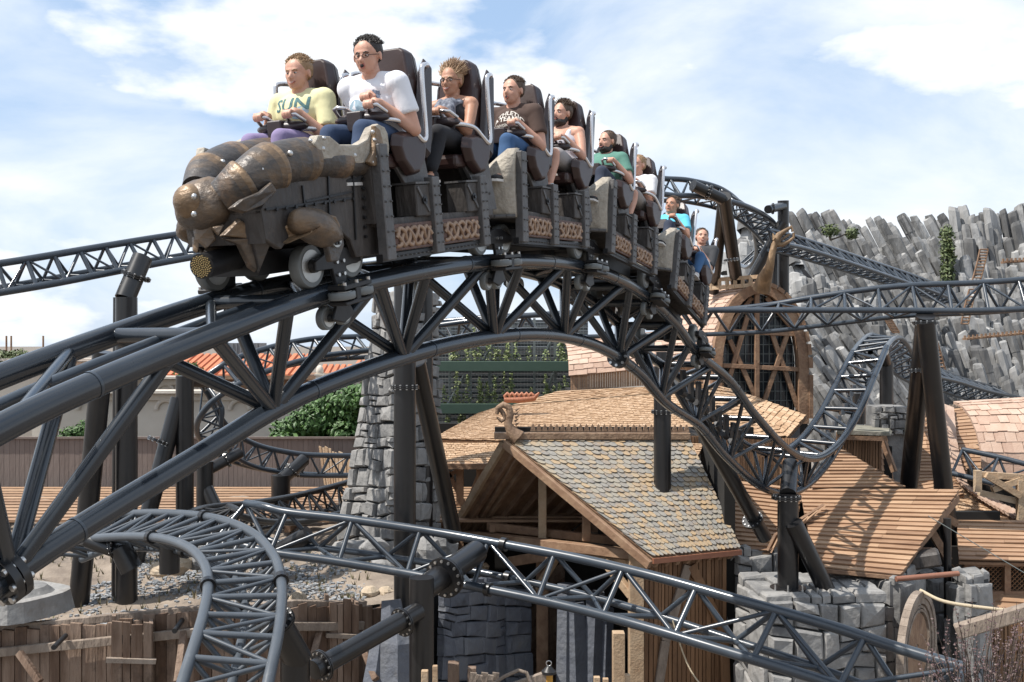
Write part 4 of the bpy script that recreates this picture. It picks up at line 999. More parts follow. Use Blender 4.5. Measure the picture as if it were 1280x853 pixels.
m = MB(); m.box(c + Vector((0, 0, .99)), (1.7, .8, .1)); m.build('cornice', CREAM, PV, .02)
for dx in (-1.0, .7):
    m = MB(); m.box(c + Vector((dx, 0, .5)), (.26, .26, 1.3)); m.ell(c + Vector((dx, 0, 1.3)), (.14, .14, .2)); m.box(c + Vector((dx, 0, 1.16)), (.34, .34, .06)); m.build('urn_post', CREAM, PV)

def shrub(label, blobs, size, n, seed=0, mt=LEAF, cat='bush', stem=None, name='bush'):
    c0 = Vector(blobs[0][0]); base = Vector((c0.x, c0.y, min((Vector(b[0]).z - b[1][2]) for b in blobs)))
    T = thing(name, base, label, cat); m = MB()
    for i, (c, r) in enumerate(blobs): leaves(m, c, r, n, size, seed + i, shell=.5)
    m.build('foliage', mt, T)
    m = MB(); rr = random.Random(seed)
    for i, (c, r) in enumerate(blobs):
        c = Vector(c); m.tube([base, base.lerp(c, .5) + Vector((rr.uniform(-.1, .1), 0, 0)), c + Vector((0, 0, r[2] * .4))], [.05, .035, .015], 6)
    m.build('stem', TWIG, T); return T
bl = []
for (x, y, r) in ((362, 540, .55), (386, 528, .6), (410, 512, .65), (436, 505, .62), (452, 530, .6), (428, 545, .62), (396, 550, .5), (455, 498, .5), (375, 552, .4), (350, 551, .32), (445, 555, .5)):
    bl.append((P(x, y, 28.2 + (x % 7) * .1), (r, r * .8, r * .85)))
shrub('dense bright green bush in front of the cream wall beside the stone tower', bl, .085, 900, 3)
shrub('low green bush above the fence at left', [(P(92, 544, 29.6), (.42, .3, .28)), (P(106, 540, 29.6), (.35, .3, .35)), (P(84, 549, 29.6), (.3, .3, .2))], .06, 420, 13)
shrub('clipped green plants on the wall top at the far left corner', [(P(4, 448, 32.8), (.5, .3, .28)), (P(24, 446, 32.8), (.55, .3, .26))], .06, 420, 23, LEAFD)
shrub('loose plants on the wall top right of the corner clump', [(P(45, 449, 32.8), (.5, .3, .25)), (P(60, 447, 32.8), (.3, .3, .3))], .05, 360, 33, LEAFD)
shrub('round green bush peeping over the cream wall by the orange roof', [(P(236, 464, 36), (.5, .4, .35))], .07, 500, 43)
for i, (x, t) in enumerate(((8, 420), (14, 420), (54, 420))):
    single(MB().tube([P(x, 446, 34), P(x, t, 34)], .03, 6), 'rooftop_pole', TIMBER, ['thin pole at the wall top, leftmost of three', 'thin pole standing close right of the leftmost one', 'lone thin pole above the loose wall top plants'][i], 'pole')

# ------------------------------------------------------------------ stone tower
TW = thing('stone_tower', gz(P(495, 640, 19.3)), 'tall battered grey stone tower rising behind the black pillar', 'tower')
Lb = P(424, 690, 20.6); Cb = P(496, 690, 19.0); Rb = P(548, 690, 20.4); tz = P(0, 362, 19).z
def up(p, px_, d): return Vector((P(px_, 362, d).x, d, tz))
Lt = up(0, 473, 20.5); Ct = up(0, 502, 19.5); Rt = up(0, 545, 20.4)
Lm = P(450, 560, 20.5); Cm = P(498, 560, 19.25); Rm = P(546, 560, 20.4)
m = MB()
stones(m, Q(Lb, Cb, Lm, Cm), 5, 6, .15, seed=1); stones(m, Q(Cb, Rb, Cm, Rm), 4, 6, .15, seed=2)
stones(m, Q(Lm, Cm, Lt, Ct), 4, 11, .13, seed=3); stones(m, Q(Cm, Rm, Ct, Rt), 4, 11, .13, seed=4)
m.build('stonework', STONE, TW)
m = MB(); Bb = P(487, 690, 22.2); Bt = up(0, 508, 21.6)
m.frust([gz(Lb), gz(Cb), gz(Rb), gz(Bb)], [Lb, Cb, Rb, Bb]); m.frust([Lb, Cb, Rb, Bb], [Lm, Cm, Rm, P(497, 560, 21.9)]); m.frust([Lm, Cm, Rm, P(497, 560, 21.9)], [Lt, Ct, Rt, Bt]); m.build('core', MORTAR, TW)
rr = random.Random(4)
for i, (x, y, d, a, b, c) in enumerate([(436, 690, 18.8, .4, .3, .3), (468, 690, 18.5, .35, .3, .32), (505, 700, 18.2, .3, .3, .4), (535, 695, 18.4, .28, .3, .45), (448, 712, 18.4, .35, .3, .25), (480, 715, 18, .3, .3, .3), (556, 690, 18.9, .25, .3, .42), (520, 725, 17.9, .35, .3, .3), (562, 720, 18.6, .28, .3, .3)]):
    rock(x, y, d, (a * .8, b * .8, c * .8), ['leftmost grey boulder at the tower foot', 'grey boulder at the tower foot below its lit corner', 'upright grey rock just left of the black pillar foot', 'upright grey rock touching the tower right edge', 'low grey rock in front of the leftmost tower boulder', 'low grey rock in the middle in front of the tower', 'tall pale rock right of the tower foot', 'rounded rock below the black pillar behind the foreground track', 'rock standing between the tower and the passage wall'][i], STONE, 40 + i, 'boulders piled at the foot of the stone tower')
for i, (p0, p1, r_) in enumerate([((500, 800), (497, 770), .3), ((470, 850), (478, 790), .2), ((505, 853), (508, 800), .22), ((492, 790), (489, 750), .2)]):
    a = P(*p0, 14.8); b = P(*p1, 14.9); m = MB(); m.tube([gz(a), a, b], [r_ * 1.1, r_, r_ * .75], 6)
    for k in range(len(m.sm)): m.sm[k] = False
    single(m, 'basalt_stub', STONED, ['tallest front basalt stub beside the stout pillar', 'leftmost low basalt stub next to the palisade', 'low basalt stub touching the stout pillar foot', 'rearmost leaning basalt stub right of the palisade'][i], 'rock', 'basalt stubs right of the palisade')

# ------------------------------------------------------------------ netting structure
NT = thing('planted_screen', P(630, 530, 34), 'dark wall behind green beams and wire netting grown with climbers', 'green wall')
d = 34.0; a = P(520, 560, d + .8); b = P(735, 400, d + .8)
m = MB()
for i in range(48): m.box(((a.x + b.x) / 2, d + .8 + (i % 2) * .05, b.z - (i + .5) * (b.z - a.z) / 48), (b.x - a.x, .06, (b.z - a.z) / 48 * .96))
m.build('slat_wall', DARKWALL, NT)
for y in (458, 511):
    m = MB(); c = P(628, y, d - .4); m.box(c, (P(730, 0, d).x - P(520, 0, d).x, .16, .32)); m.build('beam', GREENB, NT, .01)
for x in (562, 588, 612, 640, 668, 694):
    m = MB(); m.box((P(x, 0, d + .2).x, d + .25, (P(0, 400, d).z + P(0, 560, d).z) / 2), (.08, .08, 4.3)); m.build('post', WIRE, NT)
for x0, y0, x1, y1 in ((600, 456, 618, 428), (604, 508, 622, 470), (676, 508, 694, 462), (676, 452, 690, 425), (560, 506, 580, 470)):
    m = MB(); m.tube([P(x0, y0, d + .1), P(x1, y1, d + .1)], .05, 8); m.build('strut', WIRE, NT)
wm = MB()
for i in range(52):
    x = P(520 + i * 4.1, 0, d).x; wm.bar((x, d - .05, P(0, 404, d).z), (x, d - .05, P(0, 556, d).z), .012, .012)
for i in range(36):
    z = P(0, 404 + i * 4.3, d).z; wm.bar((P(520, 0, d).x, d - .05, z), (P(733, 0, d).x, d - .05, z), .012, .012)
wm.build('wire_netting', WIRE, NT)
vm = MB(); rr = random.Random(21)
for i in range(58):
    x = rr.uniform(548, 712); base = rr.choice([452, 505, 505, 552]); h = rr.uniform(12, 44); n = int(h * 2.6)
    for k in range(n):
        t = rr.random(); p = P(x + rr.gauss(0, 3.0 * (1.2 - t)), base - h * t, d - .15 + rr.uniform(-.1, .1)); s_ = rr.uniform(.025, .06)
        u = Vector((rr.uniform(-1, 1), rr.uniform(-1, 1), rr.uniform(-1, 1))).normalized(); v = u.orthogonal().normalized()
        vm.add([p - u * s_, p + v * s_ * .6, p + u * s_, p - v * s_ * .6], [(0, 1, 2, 3)], rr.random())
vm.build('climbers', mat('climber_leaves', [(.07, .11, .03), (.16, .20, .07), (.26, .27, .12)], .6, 0, 3, .3, 0), NT)
# ------------------------------------------------------------------ slate roofed hut
HT = thing('slate_roofed_hut', gz(P(720, 700, 19.2)), 'timber hut with mottled slate roof and open gable in the middle', 'building')
Ap = P(634, 548, 20.3); Dp = P(862, 549, 20.5); Bp = P(816, 697, 18.0); Cp = P(926, 686, 18.8); Lf = P(562, 668, 22.4); Lr = P(700, 668, 23.5)
q = Q(Bp, Cp, Ap, Dp)
m = MB(); tiles(m, q, 23, 24, .014, .032, None, 'round', 9, 1.6); RF = m.build('slate_roof', SLATE, HT)
n_ = facing(q); m = MB(); slab(m, Q(Bp - n_ * .03, Cp - n_ * .03, Ap - n_ * .03, Dp - n_ * .03), .08); m.build('roof_boarding', TIMBER, RF)
q2 = Q(Lf, Lr, Ap, Dp); nl = facing(q2); nl = nl if nl.z > 0 else -nl
m = MB(); tiles(m, q2, 19, 18, .018, .04, nl, 'round', 19, 1.6); m.build('slate_roof', SLATE, HT)
m = MB(); slab(m, Q(Lf - nl * .03, Lr - nl * .03, Ap - nl * .03, Dp - nl * .03), .06, nl); m.build('roof_boarding', TIMBER, HT)
# verge boards, rafters
off = (Ap - (Bp + Lf) / 2); 
def vb(a, b, w_, t_, mt=TIMBER, nm='verge_board', dz=0, dx=0):
    m = MB(); d = Vector((dx, 0, dz)); m.bar(Vector(a) + d, Vector(b) + d, t_, w_, (0, 0, 1)); return m.build(nm, mt, HT, .008)
vb(Ap + Vector((-.06, -.05, -.10)), Bp + Vector((-.06, -.08, -.12)), .15, .09, TIMBER); vb(Ap + Vector((-.06, .05, -.10)), Lf + Vector((-.06, .0, -.12)), .17, .09, TIMBERL)
vb(Ap + Vector((.28, .1, -.22)), Lf + Vector((.35, .1, -.14)), .16, .10)
for k in range(9):   # rafters under the far slope
    s_ = .05 + .11 * k; a = Ap.lerp(Dp, s_) + Vector((0, .1, -.22)); b = Lf.lerp(Lr, s_ * 1.15) + Vector((0, -.1, -.12)); vb(a, b, .13, .10, TIMBER, 'rafter')
for k in range(8):
    s_ = .06 + .12 * k; a = Ap.lerp(Dp, s_) + Vector((0, -.1, -.24)); b = Bp.lerp(Cp, s_) + Vector((0, .12, -.16)); vb(a, b, .13, .10, TIMBER, 'rafter')
# ridge with scalloped crest
m = MB(); m.bar(Ap + Vector((-.25, 0, .05)), Dp + Vector((0, 0, .06)), .20, .13); m.build('ridge_board', CARVED, HT, .01)
m = MB(); n = 27
for i in range(n):
    a = (Ap + Vector((.45, 0, .14))).lerp(Dp + Vector((0, 0, .14)), i / n); b = (Ap + Vector((.45, 0, .14))).lerp(Dp + Vector((0, 0, .14)), (i + .94) / n); w_ = b - a
    m.prism([a + Vector((0, -.03, 0)), b + Vector((0, -.03, 0)), a + w_ * .8 + Vector((0, -.03, .09)), a + w_ * .5 + Vector((0, -.03, .15)), a + w_ * .2 + Vector((0, -.03, .09))], (0, .06, 0))
m.build('ridge_crest', CARVED, HT)
# dragon head finial
def PR(x, y, d=20.25): return P(x, y, d)
m = MB(); m.tube([PR(648, 547), PR(640, 540), PR(635, 530), PR(638, 518), PR(636, 509), PR(629, 506), PR(623, 510), PR(621, 518)], [.16, .12, .085, .075, .07, .065, .06, .035], 10)
fin_ = m.build('ridge_beast', CARVED, HT)
m = MB(); m.tube([PR(624, 510), PR(629, 517), PR(632, 524), PR(627, 527), PR(621, 522)], [.04, .045, .04, .035, .02], 8); m.build('jaw', CARVED, fin_)
m = MB()
for i in range(6): p = PR(640 + (i % 2), 536 - i * 4.5); m.cyl(p + Vector((.05, 0, 0)), p + Vector((.13, 0, .05)), .03, 6, .006)
m.build('spines', CARVED, fin_)
# tie beams and posts of the gable
def bm2(x0, y0, d0, x1, y1, d1, w_, t_, nm='beam', mt=TIMBER):
    m = MB(); m.bar(P(x0, y0, d0), P(x1, y1, d1), t_, w_, (0, 0, 1)); return m.build(nm, mt, HT, .01)
bm2(580, 668, 22, 800, 694, 18.4, .17, .2, 'tie_beam'); bm2(590, 676, 22.2, 812, 706, 18.5, .12, .26, 'tie_beam', TIMBERL)
bm2(678, 592, 20.6, 678, 682, 20.6, .16, .16, 'king_post', TIMBERL); bm2(733, 636, 19.6, 733, 676, 19.6, .16, .16, 'post')
bm2(610, 658, 21.5, 790, 678, 19.8, .16, .12, 'purlin')
bm2(640, 702, 21, 700, 692, 20, .2, .2, 'wall_plate')
m = MB(); a = P(795, 690, 18.45); m.box((a.x, a.y, a.z / 2), (.26, .26, a.z)); m.build('corner_post', TIMBERL, HT, .012)
bm2(756, 702, 18.9, 790, 745, 18.5, .14, .14, 'knee_brace', TIMBERL); bm2(607, 706, 21.6, 596, 735, 21.8, .14, .14, 'knee_brace', TIMBERL); bm2(700, 690, 20.2, 672, 735, 20.8, .13, .13, 'knee_brace', TIMBERL)
m = MB(); a = P(678, 686, 20.7); m.box((a.x, a.y + .2, a.z / 2), (.24, .24, a.z)); m.build('post', TIMBER, HT, .01)
# front wall of boards under the slate eave with brace
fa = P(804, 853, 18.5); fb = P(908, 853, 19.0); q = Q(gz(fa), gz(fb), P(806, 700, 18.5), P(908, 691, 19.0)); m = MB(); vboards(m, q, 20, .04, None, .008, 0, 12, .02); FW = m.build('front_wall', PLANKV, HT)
nf = facing(q)
for (x0, y0, x1, y1, mt) in ((858, 706, 830, 800, OLDTOP), (830, 800, 822, 853, OLDTOP), (862, 706, 903, 790, PLANKV), (903, 790, 905, 853, PLANKV)):
    m = MB(); t0 = (x0 - 804) / 104; t1 = (x1 - 804) / 104; m.bar(P(x0, y0, 18.5 + .5 * t0) + nf * .06, P(x1, y1, 18.5 + .5 * t1) + nf * .06, .06, .17, nf.cross(Vector((0, 0, 1)))); m.build('cross_brace', mt, FW, .006)
m = MB(); m.bar(P(806, 700, 18.45), P(908, 691, 18.95), .16, .12); m.build('eaves_plate', TIMBER, HT)
m = MB(); m.bar(Bp + Vector((0, -.02, -.06)), Cp + Vector((0, -.02, -.06)), .06, .09)
m.build('copper_fascia', mat('copper_edge', [(.25, .10, .06), (.36, .16, .09)], .5, .2, 9, .6, .1), HT)
# room walls behind, their near-black colour standing in for the indoor shade
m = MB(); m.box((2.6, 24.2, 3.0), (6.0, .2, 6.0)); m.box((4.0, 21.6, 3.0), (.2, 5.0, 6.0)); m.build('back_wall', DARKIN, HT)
# stone walls at the left of the passage and boarding inside
SW = thing('stone_passage_wall', gz(P(620, 800, 20)), 'dark blue grey stone wall with chamfered pier beside the hut passage', 'wall')
m = MB(); w0 = P(548, 853, 18.6); w1 = P(632, 853, 20.6)
stones(m, Q(P(548, 880, 17.6), P(628, 880, 20.4), P(552, 722, 17.6), P(628, 722, 20.4)), 5, 7, .10, seed=8, gap=.008)
stones(m, Q(P(628, 880, 20.3), P(662, 880, 20.9), P(628, 735, 20.3), P(662, 735, 20.9)), 2, 7, .12, seed=18, gap=.008); m.build('stonework', STONED, SW)
m = MB(); m.frust([gz(P(548, 700, 17.8)), gz(P(628, 700, 20.6)), gz(P(662, 700, 21.1)), gz(P(600, 700, 22.4))], [P(548, 726, 17.8), P(628, 726, 20.6), P(662, 736, 21.1), P(600, 722, 22.4)]); m.build('core', MORTAR, SW)
m = MB(); q = Q(gz(P(662, 700, 21.6)), gz(P(706, 700, 21.4)), P(662, 735, 21.6), P(706, 700, 21.4)); lap_boards(m, Q(q(0, 0), q(1, 0), q(0, 1), q(1, 1)), 20, .03, .03); m.build('inner_boarding', OLDWOOD, HT)
for i, (x0, y0, x1, y1, r_) in enumerate([(706, 853, 708, 730, .20), (722, 870, 716, 752, .25), (736, 860, 744, 740, .20), (752, 870, 758, 760, .16)]):
    m = MB(); m.tube([gz(P(x0, y0, 20)), P(x1, y1, 20.2)], [r_ * 1.1, r_], 6)
    for k in range(len(m.sm)): m.sm[k] = False
    single(m, 'basalt_column', STONED, 'dark leaning basalt column in the hut passage', 'rock', 'basalt columns in the hut passage')

# clutter at the bottom edge by the passage
def stake(px_, top, d, w_, label, mt=TIMBERL):
    a = P(px_, top, d); m = MB(); m.box((a.x, a.y, a.z / 2), (w_, w_, a.z)); return single(m, 'wooden_stake', mt, label, 'stake', 'wooden stakes along the lower edge', .006)
for x, t, w_, l in ((773, 790, .17, 'tallest squared stake in front of the dark passage'), (783, 843, .10, 'short stake touching the tallest one'), (746, 846, .09, 'short stake second left of the tallest one'), (757, 848, .08, 'stubby stake nearest left of the tallest one'),
                    (531, 838, .08, 'pale stake left of the stout pillar foot'), (544, 832, .06, 'slim pale stake right of the stout pillar foot'), (590, 834, .12, 'broken dark stake before the blue grey wall'), (567, 828, .16, 'thick old stake before the blue grey wall')):
    stake(x, t, 12.4 if x < 560 else 15, w_, l, OLDWOOD if x in (590, 567) else TIMBERL)
LN = thing('hanging_lantern', P(686, 870, 14), 'amber lantern with dark cap and ring at the bottom edge', 'lantern')
c = P(686, 842, 14); m = MB(); m.cyl(c + Vector((0, 0, -.12)), c, .055, 14); m.build('glass', BRASSL, LN)
m = MB(); m.cyl(c, c + Vector((0, 0, .035)), .10, 16); m.cyl(c + Vector((0, 0, .035)), c + Vector((0, 0, .10)), .09, 16, .03); m.build('cap', BLACK, LN)
m = MB(); m.tube([c + Vector((math.cos(a) * .035, 0, .135 + math.sin(a) * .035)) for a in [i * math.pi / 8 for i in range(16)]], .007, 6, closed=True); m.build('ring', BOLT, LN)
m = MB(); m.cyl(c + Vector((0, 0, -.16)), c + Vector((0, 0, -.12)), .07, 14); m.build('base', BLACK, LN)
m = MB(); m.bar(P(640, 862, 14), P(684, 846, 14), .08, .16); single(m, 'wooden_trough_board', OLDTOP, 'bleached plank leaning beside the lantern', 'plank', None, .01)
BK = thing('slatted_basket', P(600, 870, 13.8), 'basket of pale splayed staves at the bottom edge left of the lantern', 'basket')
for i in range(5):
    m = MB(); x = 588 + i * 7; m.bar(P(x, 870, 13.8 + .05 * i), P(x + 4, 841 + (i % 2) * 3, 13.8 + .05 * i), .03, .09, (1, 0, 0)); m.build('stave', OLDTOP, BK)
m = MB(); m.tube([P(612, 858, 13.8), P(630, 846, 13.8), P(648, 838, 13.8), P(658, 841, 13.8), P(664, 855, 13.8)], .025, 8); single(m, 'looped_hose', OLDTOP, 'pale looped hose between basket and lantern', 'hose')
m = MB(); pts = [P(841, 776, 12.7).lerp(P(876, 856, 12.5), i / 8) + Vector((0, 0, -.12 * math.sin(math.pi * i / 8))) for i in range(9)]; m.tube(pts, .010, 6); single(m, 'hanging_cable', ROPE, 'thin pale cable hanging from the foreground track before the hut wall', 'cable')

# ------------------------------------------------------------------ large shingled hall
SH = thing('shingled_hall', gz(P(740, 600, 24)), 'large shingle roofed hall behind the slate roof', 'building')
def roofq(T, p, nu, nv, mt, d_, nm='roof', lift=.03, **k):
    """p: four (px,py,depth): eave left, eave right, ridge left, ridge right"""
    q = Q(*[P(*a) for a in p]); n = facing(q); n = n if n.z > 0 else n
    m = MB(); tiles(m, q, nu, nv, .02, lift, n, 'square', d_, 1.5, **k); o = m.build(nm, mt, T)
    qq = [P(*a) - n * .02 for a in p]; m = MB(); slab(m, Q(*qq), .07, n); m.build('roof_boarding', TIMBER, o); return o
roofq(SH, [(540, 549, 24), (905, 560, 24), (622, 509, 27), (905, 486, 27.5)], 70, 26, SHINGLE, 4, lift=.02)
roofq(SH, [(540, 549, 24), (624, 549, 24.1), (600, 516, 26), (622, 509, 27)], 14, 22, SHINGLE, 6, lift=.02)
roofq(SH, [(544, 581, 23), (640, 581, 23), (542, 552, 24.1), (640, 552, 24.1)], 22, 11, SHINGLE, 5, 'lower_roof', .02)
roofq(SH, [(640, 508, 27.2), (905, 486, 27.6), (700, 489, 28), (905, 479, 28)], 44, 6, SHINGLE, 15, 'upper_roof_band', .03)
m = MB(); m.bar(P(540, 583, 22.95), P(640, 583, 22.95), .12, .12); m.build('eaves_beam', TIMBER, SH)
for x in (556, 575, 600):
    m = MB(); a = P(x, 584, 23.3); m.box((a.x, a.y, a.z / 2), (.16, .16, a.z)); m.build('post', TIMBER, SH)
for x0, y0, x1, y1 in ((556, 600, 575, 585), (560, 590, 590, 650), (600, 590, 575, 655)):
    m = MB(); m.bar(P(x0, y0, 23.3), P(x1, y1, 23.3), .1, .1); m.build('brace', TIMBER, SH)
m = MB(); m.box((1.0, 26.6, 3.1), (7, .2, 5.6)); m.build('inner_wall', DARKIN, SH)
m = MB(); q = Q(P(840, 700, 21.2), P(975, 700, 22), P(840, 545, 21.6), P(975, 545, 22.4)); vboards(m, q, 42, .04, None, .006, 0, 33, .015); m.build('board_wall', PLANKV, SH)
DM = thing('dormer_hood', P(862, 600, 20.8), 'small shingled hood on timber posts at the end of the slate roof', 'dormer')
roofq(DM, [(837, 572, 20.4), (872, 572, 20.6), (842, 554, 21.4), (880, 555, 21.5)], 8, 6, SHINGLE, 7)
for x in (846, 868):
    m = MB(); m.box(P(x, 588, 20.7), (.13, .13, .6)); m.build('post', TIMBER, DM)
m = MB(); m.box(P(857, 592, 20.95), (.35, .06, .55)); m.build('panel', CREAM, DM)
m = MB(); q = Q(P(868, 620, 20.9), P(884, 640, 20.6), P(862, 598, 21), P(893, 602, 21)); tiles(m, Q(P(868, 632, 20.3), P(905, 640, 20.5), P(860, 600, 21), P(893, 602, 21)), 7, 8, .02, .03, None, 'round', 3); single(m, 'valley_slates', SLATE, 'patch of grey slates in the valley beside the hood', 'roof slates')
# red carved ornament
m = MB()
for i in range(6): m.tube([P(633 + i * 6, 499, 26), P(631 + i * 6, 495, 26), P(634 + i * 6, 492, 26), P(637 + i * 6, 495, 26)], .05, 6)
m.tube([P(630, 500, 26), P(650, 500, 26), P(668, 498, 26), P(674, 491, 26)], [.07, .08, .07, .02], 8); single(m, 'roof_ornament', REDC, 'red carved ornament lying on the hall ridge above the beast finial', 'ornament')

# low barrel roofed hall
BH = thing('barrel_roofed_hall', gz(P(780, 500, 29)), 'low hall with pale barrel roof over upright boards behind the crest truss', 'building')
def barrel(T, x0, x1, ye0, ye1, yt0, yt1, d0, d1, run, nu, nv, mt, seed=1):
    m = MB()
    for k in range(nv):
        def pt(u, t):
            e = P(x0 + (x1 - x0) * u, ye0 + (ye1 - ye0) * u, d0 + (d1 - d0) * u); top = P(x0 + (x1 - x0) * u, yt0 + (yt1 - yt0) * u, d0 + (d1 - d0) * u)
            return Vector((e.x, e.y + run * (1 - math.cos(t * math.pi / 2)), e.z + (top.z - e.z) * math.sin(t * math.pi / 2)))
        t0 = k / nv; t1 = (k + 1) / nv; q = Q(pt(0, t0), pt(1, t0), pt(0, t1), pt(1, t1)); n = facing(q); tiles(m, q, nu, 2, .02, .02, n, 'square', seed + k, 1.2)
        slab(m, Q(*[p - n * .01 for p in (pt(0, t0), pt(1, t0), pt(0, t1), pt(1, t1))]), .05, n, .2)
    return m.build('roof', mt, T)
barrel(BH, 711, 905, 470, 452, 428, 405, 28.5, 28, 2.2, 16, 5, SHINP)
m = MB(); q = Q(P(713, 488, 28.6), P(905, 476, 28.1), P(713, 470, 28.6), P(905, 452, 28.1)); vboards(m, q, 60, .04, None, .004, 0, 8, .01); m.build('board_wall', PLANK, BH)
m = MB(); m.box((3.6, 30.2, 3.3), (4.0, 2.4, 6.6)); m.build('core', DARKIN, BH)

# arched timber house with serpent ridge
AH = thing('arched_timber_house', gz(P(950, 500, 28)), 'round arched timber framed house with gridded window and pale barrel roof', 'building')
AC = P(951, 462, 27.6)
def arc_outline(rx, rt, z0, n=20, dy=0, cx=AC.x):
    pts = [Vector((cx - rx, AC.y + dy, z0))]
    pts += [Vector((cx - rx * math.cos(t), AC.y + dy, AC.z + rt * math.sin(t))) for t in [math.pi * i / n for i in range(n + 1)]]
    pts.append(Vector((cx + rx, AC.y + dy, z0))); return pts
zb = P(0, 530, 27.6).z
o1 = arc_outline(1.28, 2.28, zb); i1 = arc_outline(1.02, 2.02, zb); m = MB(); nseg = len(o1)
for k in range(nseg - 1):
    fr = [o1[k], o1[k + 1], i1[k + 1], i1[k]]; m.frust([p + Vector((0, .4, 0)) for p in fr], fr)
m.build('arch_frame', TIMBER, AH)
m = MB()   # outer rim blocks
for k in range(12, nseg - 1):
    a = o1[k]; b = o1[min(k + 1, nseg - 1)]; m.bar(a.lerp(b, .1) + Vector((.05, .35, 0)), a.lerp(b, .9) + Vector((.05, .35, 0)), .10, .8, (0, 1, 0))
m.build('rim_blocks', TIMBER, AH)
V0 = Vector((-1.1, 3.6, 0)); m = MB(); o2 = arc_outline(1.30, 2.32, zb)
for k in range(13):
    q = Q(o2[k] + Vector((0, .25, 0)), o2[k] + V0, o2[k + 1] + Vector((0, .25, 0)), o2[k + 1] + V0); c = (o2[k] + o2[k + 1]) / 2 - AC; n = Vector((c.x, .3, max(c.z, 0))).normalized()
    tiles(m, q, 7, 2, .02, .03, n, 'square', k, 1.2); slab(m, Q(*[q(u, v) - n * .012 for u, v in ((0, 0), (1, 0), (0, 1), (1, 1))]), .05, n, .3)
m.build('roof', SHINP, AH)
m = MB(); m.add([p + Vector((0, .45, 0)) for p in i1], [tuple(range(len(i1)))], .5); m.build('window_glass', GLASSY, AH)
wm = MB()
for i in range(13): x = AC.x - .95 + i * .158; z1 = AC.z + 2.0 * math.sqrt(max(0, 1 - ((x - AC.x) / 1.02) ** 2)); wm.bar((x, AC.y + .38, zb), (x, AC.y + .38, z1), .015, .015)
for i in range(14):
    z = zb + .1 + i * .25; 
    hw = 1.0 if z < AC.z else 1.02 * math.sqrt(max(0, 1 - ((z - AC.z) / 2.02) ** 2)); wm.bar((AC.x - hw, AC.y + .38, z), (AC.x + hw, AC.y + .38, z), .015, .015)
wm.build('window_grid', WIRE, AH)
def ab(x0, y0, x1, y1, w_=.13): m = MB(); zo_ = 27.66 + .012 * len(AH.children); m.bar(P(x0, y0, zo_), P(x1, y1, zo_), .12, w_, (0, 1, 0)); m.build('brace', TIMBER, AH, .01)
ab(946, 365, 946, 520, .15); ab(903, 457, 1000, 462); ab(905, 414, 996, 418, .1); ab(936, 390, 910, 478); ab(912, 425, 946, 500); ab(986, 412, 954, 505); ab(964, 415, 998, 512); ab(904, 418, 940, 372, .1); ab(996, 418, 958, 372, .1)
# deck with railing on the crown and serpent
RL = thing('timber_railing', P(915, 362, 29.5), 'low timber crate railing on the crown of the arched house', 'railing')
for y in (347, 357):
    m = MB(); m.bar(P(880, y + 4, 28.6), P(948, y - 1, 27.5), .06, .10); m.build('rail', TIMBERL, RL)
for i in range(8):
    t = i / 7; m = MB(); m.box(P(880 + 68 * t, 357 - 5 * t, 28.6 - 1.1 * t), (.09, .09, .30)); m.build('baluster', TIMBERL, RL)
SP = thing('serpent_figurehead', P(955, 356, 28.2), 'tall golden carved serpent head rising over the arched house', 'figurehead')
m = MB(); m.tube([P(952, 362, 27.2), P(956, 348, 27), P(962, 333, 26.6), P(965, 318, 26.6), P(968, 306, 26.6), P(973, 299, 26.6)], [.24, .19, .115, .085, .08, .09], 12); nk = m.build('neck', CARVEDG, SP)
for nm, pts, rs in (('upper_jaw', [(969, 302), (974, 294), (981, 289), (989, 284), (991, 290)], [.09, .085, .055, .045, .04]), ('lower_jaw', [(970, 306), (978, 306), (986, 302), (992, 297), (992, 291)], [.07, .06, .045, .035, .035]), ('inner_curl', [(977, 300), (981, 297), (987, 293)], [.03, .03, .025])):
    m = MB(); m.tube([P(x, y, 26.6) for x, y in pts], rs, 10); m.build(nm, CARVEDG, SP)
m = MB(); m.tube([P(968, 298, 26.5), P(966, 292, 26.5)], [.05, .01], 8); m.build('ear', CARVEDG, SP)

# shingled apron roof in front of the arch
SA = thing('shingled_apron', gz(P(930, 540, 24)), 'shingled roof slope below the arched house with stepped edge', 'roof')
roofq(SA, [(880, 560, 24), (986, 545, 24.6), (880, 478, 26.4), (912, 486, 26.8)], 26, 17, SHINGLE, 8)
roofq(SA, [(984, 548, 24.5), (1008, 520, 25.2), (910, 486, 26.8), (914, 486, 26.9)], 8, 14, SHINGLE, 9)
m = MB(); m.box((P(930, 0, 25.6).x, 26.2, 2.6), (3.2, 1.6, 5.2)); m.build('core', DARKIN, SA)
m = MB(); q = Q(P(896, 640, 23.5), P(1000, 640, 23.5), P(900, 548, 24.2), P(1000, 548, 24.2)); vboards(m, q, 30, .04, None, .006, 0, 34, .015); m.build('board_wall', PLANKV, SA)

